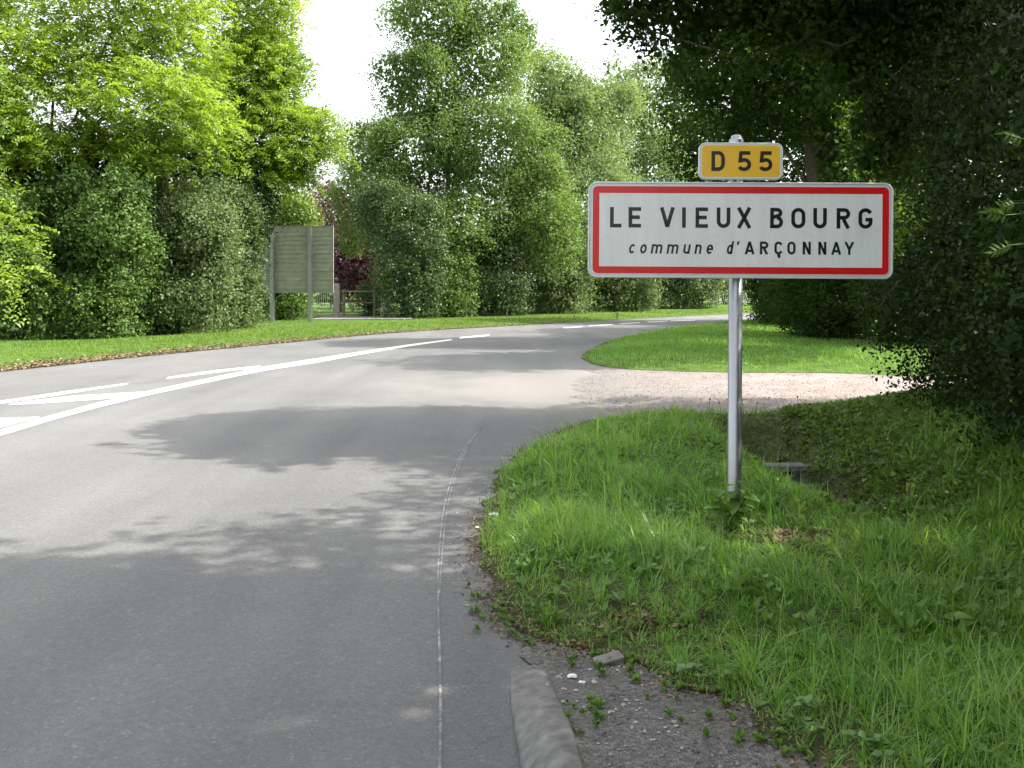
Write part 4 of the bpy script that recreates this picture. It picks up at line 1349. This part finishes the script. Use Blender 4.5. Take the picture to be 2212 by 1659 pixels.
intuft = (own >= 0) & (rng.random(len(P)) < .7)
tt_r = rng.random(len(tc))
tt_t = rng.normal(0, .16, len(tc))
cen = tc[np.maximum(own, 0)]
P = np.where(intuft[:, None], cen + (P - cen) * .55, P)
tuft_h = np.where(intuft, .65 + .95 * tt_r[np.maximum(own, 0)] ** 1.5, .75)
tuft_t = np.where(intuft, tt_t[np.maximum(own, 0)], 0)
outw = np.where(intuft[:, None], (P - cen) / .05, 0)
dn = dist_line(verge_road, P)
z = verge_h(P)
tall = np.clip(0.55 + 0.5 * vnoise(P, 2.3), .2, 1.2) * (0.35 + 0.65 * smooth01((dn - .02) / .35))
hh = (0.055 + 0.17 * tall) * rng.uniform(.5, 1.3, len(P)) * (1 - .25 * smooth01((P[:, 1] - 7) / 4)) * tuft_h
long_ = rng.random(len(P)) < 0.06
hh = np.where(long_, hh * 1.7, hh)
wd = rng.uniform(.0028, .0062, len(P)) * (1 + np.maximum(P[:, 1] - 4, 0) * .17)
tint = np.clip(.42 + tuft_t + .2 * vnoise(P, 1.4) + .12 * vnoise(P, 6.0) + rng.normal(0, .17, len(P)) + np.where(long_ | (rng.random(len(P)) < .04), .35, 0) + .12 * (dn < .25), 0, 1)
flow = np.c_[-.15 + .5 * vnoise(P, 2.6), -.15 + .5 * vnoise(P + 9, 2.6)] + outw * .9
g = blades("near_verge_grass", np.c_[P, z - .01], hh, wd, rng, "grass", .72, 3, tint, flow)
tag(g, "long uncut green grass on the near verge around the sign post", "grass", None, "stuff")
print("near blades", len(P))

# tongue of grass beyond the drive
P = scatter(isl_poly, 260000, rng, (0.5, 17, 16.2, 48))
P = P[in_view(P, .5)]
dn = dist_line(isl_road, P)
back = P[:, 0] - (6.6 + np.maximum(P[:, 1] - 21, 0) * .25)
keep = rng.random(len(P)) < np.clip(1.3 - P[:, 1] / 40, .3, 1) * (.3 + .7 * smooth01(dn / .2)) * (1 - .9 * smooth01(back / 2.0)) * .8
P, dn = P[keep], dn[keep]
hh = (.05 + .10 * np.clip(.6 + .5 * vnoise(P, .9), .2, 1.2) * smooth01((dn + .1) / .7)) * rng.uniform(.6, 1.3, len(P))
g = blades("far_verge_grass", np.c_[P, isl_h(P) - .01], hh, rng.uniform(.008, .014, len(P)) * (P[:, 1] / 20), rng, "grass", .4, 2, np.clip(.5 + .25 * vnoise(P, .8) + rng.normal(0, .2, len(P)), 0, 1))
tag(g, "rounded tongue of green grass beyond the gravel drive", "grass", None, "stuff")
print("isl blades", len(P))

# strip along the left hedge
P = scatter(lv_poly, 470000, rng, (-20, 22, 16, 76))
P = P[in_view(P, .8)]
dn = dist_line(left_edge, P)
bx_, by_ = pt(745, 694)
apr = (np.abs(P[:, 0] - (-9.3 + (P[:, 1] - 40) * .2)) < 1.5) & (P[:, 1] > 41.6) & (P[:, 1] < 46.5)
keep = (rng.random(len(P)) < np.clip(26 / P[:, 1], .3, 1) * (.12 + .88 * smooth01((dn - .25) / .5)) * (1 - .8 * smooth01((dn - 3.6) / 1.5))) & ~apr
P, dn = P[keep], dn[keep]
hh = (.045 + .055 * np.clip(.6 + .5 * vnoise(P, 1.0), .2, 1.2)) * rng.uniform(.6, 1.3, len(P)) * (.5 + .5 * smooth01(dn / .8))
g = blades("left_verge_grass", np.c_[P, left_h(P) - .01], hh, rng.uniform(.010, .017, len(P)) * (P[:, 1] / 24), rng, "grass_sun", .4, 2, np.clip(.5 + .25 * vnoise(P, .6) + rng.normal(0, .2, len(P)), 0, 1))
tag(g, "short sunlit grass strip between the road and the left hedge", "grass", None, "stuff")
print("left blades", len(P))

# ------------------------------------------------------------------ broad-leaved ground cover on verge and bank
def rosettes(name, P, z, rng, mat, n_leaf, L, W, rise, label, cat):
    k = len(P)
    PP, NN, TT, SS = [], [], [], []
    sc = rng.uniform(.6, 1.3, k)
    for j in range(n_leaf):
        a = rng.uniform(0, 6.28, k)
        el = rng.uniform(*rise, k)
        T = np.c_[np.cos(a) * np.cos(el), np.sin(a) * np.cos(el), np.sin(el)]
        Nn = unit(np.c_[-np.cos(a) * np.sin(el), -np.sin(a) * np.sin(el), np.cos(el)] + rand_dirs(rng, k) * .3)
        l = L * sc * rng.uniform(.7, 1.2, k)
        PP.append(np.c_[P, z] + T * (l * .55)[:, None]); NN.append(Nn); TT.append(T); SS.append(l)
    S = np.concatenate(SS)
    V, F = leaf_quads(np.concatenate(PP), np.concatenate(NN), S, S * W, rng, np.concatenate(TT), .12)
    return tag(link(name, mesh_np(name, V, F, rng.random(len(F))), M[mat]), label, cat, None, "stuff")


P = scatter(verge_poly, 2600, rng, (0.0, 4.2, 2.4, 9.0))
P = P[in_view(P)]
dn = dist_line(verge_road, P)
P = P[(dn > .05) & (rng.random(len(P)) < .22 + .3 * np.clip(vnoise(P, 1.8), 0, 1))]
rosettes("verge_weeds", P, verge_h(P) + .03, rng, "weed", 7, .062, .42, (.2, 1.0), "broad-leaved weeds scattered through the near verge grass", "weeds")
P = scatter(verge_poly, 5200, rng, (0.0, 4.6, 2.4, 9.0))
P = P[rng.random(len(P)) < np.clip(.25 + .9 * vnoise(P, 2.4), 0, 1)]
rosettes("verge_clover", P, verge_h(P) + .05, rng, "clover", 8, .032, .8, (-.2, .6), "patches of small-leaved clover low in the near verge grass", "clover")
P = scatter(verge_poly, 24000, rng, (2.2, 7, 4.5, 12.2))
hed = P[:, 0] - (3.5 + np.maximum(P[:, 1] - 5, 0) * 0.33)
P = P[(np.hypot((P[:, 0] - 2.72) / .32, (P[:, 1] - 8.4) / .75) > 1) & (hed > -2.2) & (hed < 1.0) & (P[:, 0] > 2.25 + .25 * vnoise(P, 2)) & (rng.random(len(P)) < .4 + .6 * np.clip(vnoise(P, 1.9) + .4, 0, 1))]
rosettes("bank_creeper", P, verge_h(P) + .02, rng, "ivyb", 5, .062, .55, (-.1, .9), "low yellowish creeper on the ditch bank below the near hedge", "creeper")

P = verge_road[rng.integers(0, len(verge_road), 900)] + rng.normal(-.02, .07, (900, 2))
P = np.r_[P, np.c_[rng.normal(.35, .06, 16), rng.normal(3.62, .06, 16)], np.c_[rng.normal(.29, .03, 14), rng.normal(3.1, .06, 14)], np.c_[rng.uniform(.4, 1.3, 24), rng.uniform(2.3, 3.7, 24)], np.c_[rng.normal(.13, .03, 8) + .09, rng.uniform(2.5, 3.6, 8)]]
P = P[(P[:, 1] < 4.6) & (P[:, 1] > 2.2) & (rng.random(len(P)) < .75)]
rosettes("grit_weeds", P, grit_h(P) + .012, rng, "weed", 13, .026, .55, (.1, 1.3), "small weeds sprouting through the grit behind the kerb", "weeds")

# seed stalks standing up in front of the gravel drive
for i, (px, py, ph) in enumerate(((1531, 905, 50), (1556, 900, 38), (1580, 898, 56), (1605, 898, 42), (1633, 898, 34), (1725, 895, 45))):
    x, y = pt(px, py + 14)
    s_ = thing("plantain_stalk", ["first", "second", "third", "fourth", "fifth", "last"][i] + " plantain seed stalk from the left against the pale drive" + (", right of the post" if i == 5 else ""), "plant", (x, y, 0.05), 0, "plantain stalks before the drive")
    H = ph * y / FPX
    tube("stalk", [(0, 0, 0), (.005, 0, H * .5), (.012 * (-1) ** i, 0, H * .9)], [.0035, .003, .0025], M["stem"], s_, 5)
    tube("seed_head", [(.0118 * (-1) ** i, 0, H * .88), (.012 * (-1) ** i, 0, H * .92), (.013 * (-1) ** i, 0, H * .98), (.013 * (-1) ** i, 0, H)], [.004, .010, .009, .002], M["wood"], s_, 6)

# weed at the foot of the sign post
def leaf_blade(name, L, W):
    xs = [(0, 0), (.12, .62), (.3, 1.0), (.55, .8), (.8, .38), (1.0, 0)]
    V, F = [], []
    for t_, w_ in xs:
        zz = -.25 * L * t_ * t_
        V += [(t_ * L, -w_ * W / 2, zz + .12 * W * w_), (t_ * L, 0, zz), (t_ * L, w_ * W / 2, zz + .12 * W * w_)]
    for i in range(len(xs) - 1):
        a = i * 3
        F += [(a, a + 3, a + 4, a + 1), (a + 1, a + 4, a + 5, a + 2)]
    return V, F


wv, wf = leaf_blade("leaf", .105, .078)
wme = [mesh_np("leaf", np.array(wv), np.array(wf), np.full(len(wf), q), True) for q in (.25, .5, .85)]
for m_ in wme: m_.materials.append(M["weed"])


def weed(label, loc, H, n, seed, size=1.0):
    rr = random.Random(seed)
    t = thing("nettle_plant", label, "weed", loc)
    for s_ in range(4):
        a = rr.uniform(0, 6.28)
        ex, ey = math.cos(a) * .10 * size, math.sin(a) * .10 * size
        hs_ = H * rr.uniform(.6, 1)
        tube("stem", [(0, 0, -.03), (ex * .5, ey * .5, hs_ * .5), (ex, ey, hs_)], [.004, .0035, .002], M["stem"], t, 5)
        for k in range(n // 4):
            f = (k + 1) / (n // 4)
            ob = link("leaf", rr.choice(wme), None, t)
            ob.location = (ex * f, ey * f, hs_ * f)
            ob.rotation_euler = (rr.uniform(-.3, .3), rr.uniform(-.3, .55), rr.uniform(0, 6.28))
            sc_ = size * rr.uniform(.7, 1.2)
            ob.scale = (sc_, sc_, sc_)
    return t


weed("leafy green weed growing against the foot of the sign post", (1.28, 5.38, .07), .30, 60, 1, .95)
weed("low leafy weed just right of the sign post's foot", (1.62, 5.75, .07), .16, 20, 2, .8)
weed("broad-leaved weed half way between kerb and post", (1.1, 4.1, .08), .17, 16, 3, .8)
weed("leafy weed near the lower right picture corner", (1.85, 3.75, .05), .18, 20, 4, .85)

# ash sprigs poking out of the near hedge
lme = []
lv, lf = leaf_blade("leaflet", .085, .028)
lme = mesh_np("leaflet", np.array(lv), np.array(lf), np.full(len(lf), .5), True); lme.materials.append(M["sprig"])
for i, (px, py, y) in enumerate(((2170, 465, 4.9), (2180, 530, 4.9), (2205, 300, 4.9), (2190, 440, 5.0))):
    x, yy, z_ = at(px, py, y)
    s_ = thing("ash_sprig", ["ash sprig at the right picture edge, level with the panel's top", "ash sprig at the right picture edge, level with the panel's second line", "topmost single ash sprig at the right picture edge", "ash sprig overlapping its neighbour at the right picture edge"][i], "sprig", (x, yy, z_), 0, "ash sprigs out of the near hedge")
    rr = random.Random(i)
    dx, dz = (-.9, rr.uniform(-.5, .3))
    tube("twig", [(.45, .25, -.02), (.2, .1, .02), (0, 0, 0), (-.10, -.02, dz * .1)], [.006, .005, .003, .0015], M["stem"], s_, 5)
    for k in range(9):
        f = (k // 2) / 4
        ob = link("leaflet", lme, None, s_)
        ob.location = (-.10 * f, -.02 * f, dz * .1 * f)
        sd = 1 if k % 2 else -1
        a = math.pi + sd * (1.0 - .1 * k / 8) if k < 8 else math.pi
        ob.rotation_euler = (R(-65) + rr.uniform(-.3, .3), 0, 0)
        ob.rotation_euler = (Matrix.Rotation(R(68) + rr.uniform(-.25, .25), 4, 'X') @ Matrix.Rotation(a + rr.uniform(-.15, .15), 4, 'Z')).to_euler()
        ob.scale = (.6, .6, .6)

# ------------------------------------------------------------------ dead leaves, chips, litter
def flakes(name, P, z, size, rng, mat, label, cat):
    n = len(P)
    Nn = unit(np.array([0, 0, 1.0]) + rand_dirs(rng, n) * .55)
    V, F = leaf_quads(np.c_[P, z + size * .25], Nn, size, size * rng.uniform(.25, .7, n), rng, None, .2)
    return tag(link(name, mesh_np(name, V, F, rng.random(n)), M[mat]), label, cat, None, "stuff")


# along the near grass line
i0 = rng.integers(0, len(verge_road), 9000)
P = verge_road[i0] + rng.normal(0, 1, (9000, 2)) * np.array([.055, .05])
P = P[(P[:, 1] < 10.5) & (P[:, 1] > 2.4) & (rng.random(len(P)) < np.clip(.45 + .6 * vnoise(P, 3.0), 0.05, 1))]
flakes("edge_litter", P, np.maximum(.004, np.where(inside(verge_poly, P), verge_h(P), grit_h(P))), rng.uniform(.008, .03, len(P)), rng, "straw", "brown dead leaf litter along the near grass edge", "leaf litter")
P = verge_road[rng.integers(0, len(verge_road), 14000)] + rng.normal(0, .06, (14000, 2))
P = P[(P[:, 1] < 6.2) & (P[:, 1] > 2.3)][:3200]
flakes("dirt_edge_litter", P, np.where(inside(verge_poly, P), verge_h(P), .006 + grit_h(P)), rng.uniform(.006, .022, len(P)), rng, "straw", "brown crumbs and dead stalks where near grass meets grit", "leaf litter")
# brown strip along the left edge of the road
Ld = densify(left_edge, .1)
Ld = Ld[(Ld[:, 1] > 13) & (Ld[:, 1] < 42)]
P = Ld[rng.integers(0, len(Ld), 20000)] + np.c_[-np.abs(rng.normal(0, .40, 20000)) + .15, rng.normal(0, .12, 20000)]
P = P[(rng.random(len(P)) < np.clip(30 / P[:, 1] - .55, .12, 1))]
flakes("verge_leaf_litter", P, left_h(P), rng.uniform(.03, .085, len(P)), rng, "straw", "brown fallen leaves along the left edge of the road", "leaf litter")
# dead patches beside the post and in the ditch
P = np.r_[np.c_[rng.normal(1.62, .16, 900), rng.normal(5.25, .09, 900)], np.c_[rng.normal(2.95, .3, 1500), rng.normal(8.0, .5, 1500)], np.c_[rng.normal(.62, .12, 500), rng.normal(3.95, .05, 500)]]
flakes("dead_grass", P, np.where(inside(verge_poly, P), verge_h(P), .02), rng.uniform(.015, .05, len(P)), rng, "straw", "patches of dead brown grass by the post and ditch", "dead grass")


def chips(name, P, z, s, rng, mat, label, cat):
    n = len(P)
    tet = np.array([(0, 0, .9), (1, .1, .2), (.2, 1, .1), (-.9, .4, .25), (-.5, -.9, .1), (.6, -.8, .2), (0, 0, -.4)])
    fc = np.array([(0, 1, 2), (0, 2, 3), (0, 3, 4), (0, 4, 5), (0, 5, 1)])
    a = rng.uniform(0, 6.28, n)
    c, s_ = np.cos(a)[:, None], np.sin(a)[:, None]
    q = tet[None] * s[:, None, None] * rng.uniform(.6, 1.2, (n, 7, 1))
    V = np.stack([q[..., 0] * c - q[..., 1] * s_, q[..., 0] * s_ + q[..., 1] * c, q[..., 2]], -1) + np.c_[P, z][:, None]
    F = (np.arange(n) * 7)[:, None, None] + fc[None]
    return tag(link(name, mesh_np(name, V.reshape(-1, 3), F.reshape(-1, 3)), M[mat]), label, cat, None, "stuff")


P = scatter(grit_poly, 2200, rng, (0, 1.6, 1.5, 4.3))
chips("grit_stones", P, .008 + grit_h(P), np.abs(rng.normal(.004, .003, len(P))) + .0015, rng, "chip", "loose grey stone chips on the grit patch behind the kerb", "gravel")
P = scatter(drive_poly, 9000, rng, (0.5, 9, 10.8, 17.5))
chips("drive_stones", P, np.full(len(P), .005), np.abs(rng.normal(.008, .006, len(P))) + .003, rng, "drive", "loose pinkish stones on the gravel drive", "gravel")
P = verge_road[rng.integers(0, len(verge_road), 1500)] + rng.normal(-.05, .09, (1500, 2))
P = P[(P[:, 1] < 11.5) & ~inside(verge_poly, P)]
chips("edge_grit", P, np.full(len(P), .002) + grit_h(P), np.abs(rng.normal(.003, .003, len(P))) + .0015, rng, "chip", "dark grit gathered between road and near grass", "gravel")

for i, (px, py, s, lab) in enumerate(((1066, 1118, .035, "crumpled white paper scrap at the tip of the near grass edge"), (1030, 1146, .014, "tiny pale litter scrap on the asphalt below the paper scrap"), (1236, 1477, .022, "white oval plastic scrap behind the kerb tip"), (1257, 1490, .014, "small white scrap beside the oval plastic scrap"))):
    x, y = pt(px, py)
    bm = bmesh.new()
    bmesh.ops.create_icosphere(bm, subdivisions=2, radius=1)
    rr = random.Random(i)
    for v in bm.verts:
        k = rr.uniform(.6, 1.15)
        v.co = Vector((v.co.x * s * k, v.co.y * s * .6 * k, max(-.2, v.co.z) * s * .45 * k))
    tag(link("litter_scrap", bm_mesh("litter_scrap", bm), M["litter"]), lab, "litter", "white litter scraps").location = (x, y, .008 + (0.02 if i > 1 else 0.012))
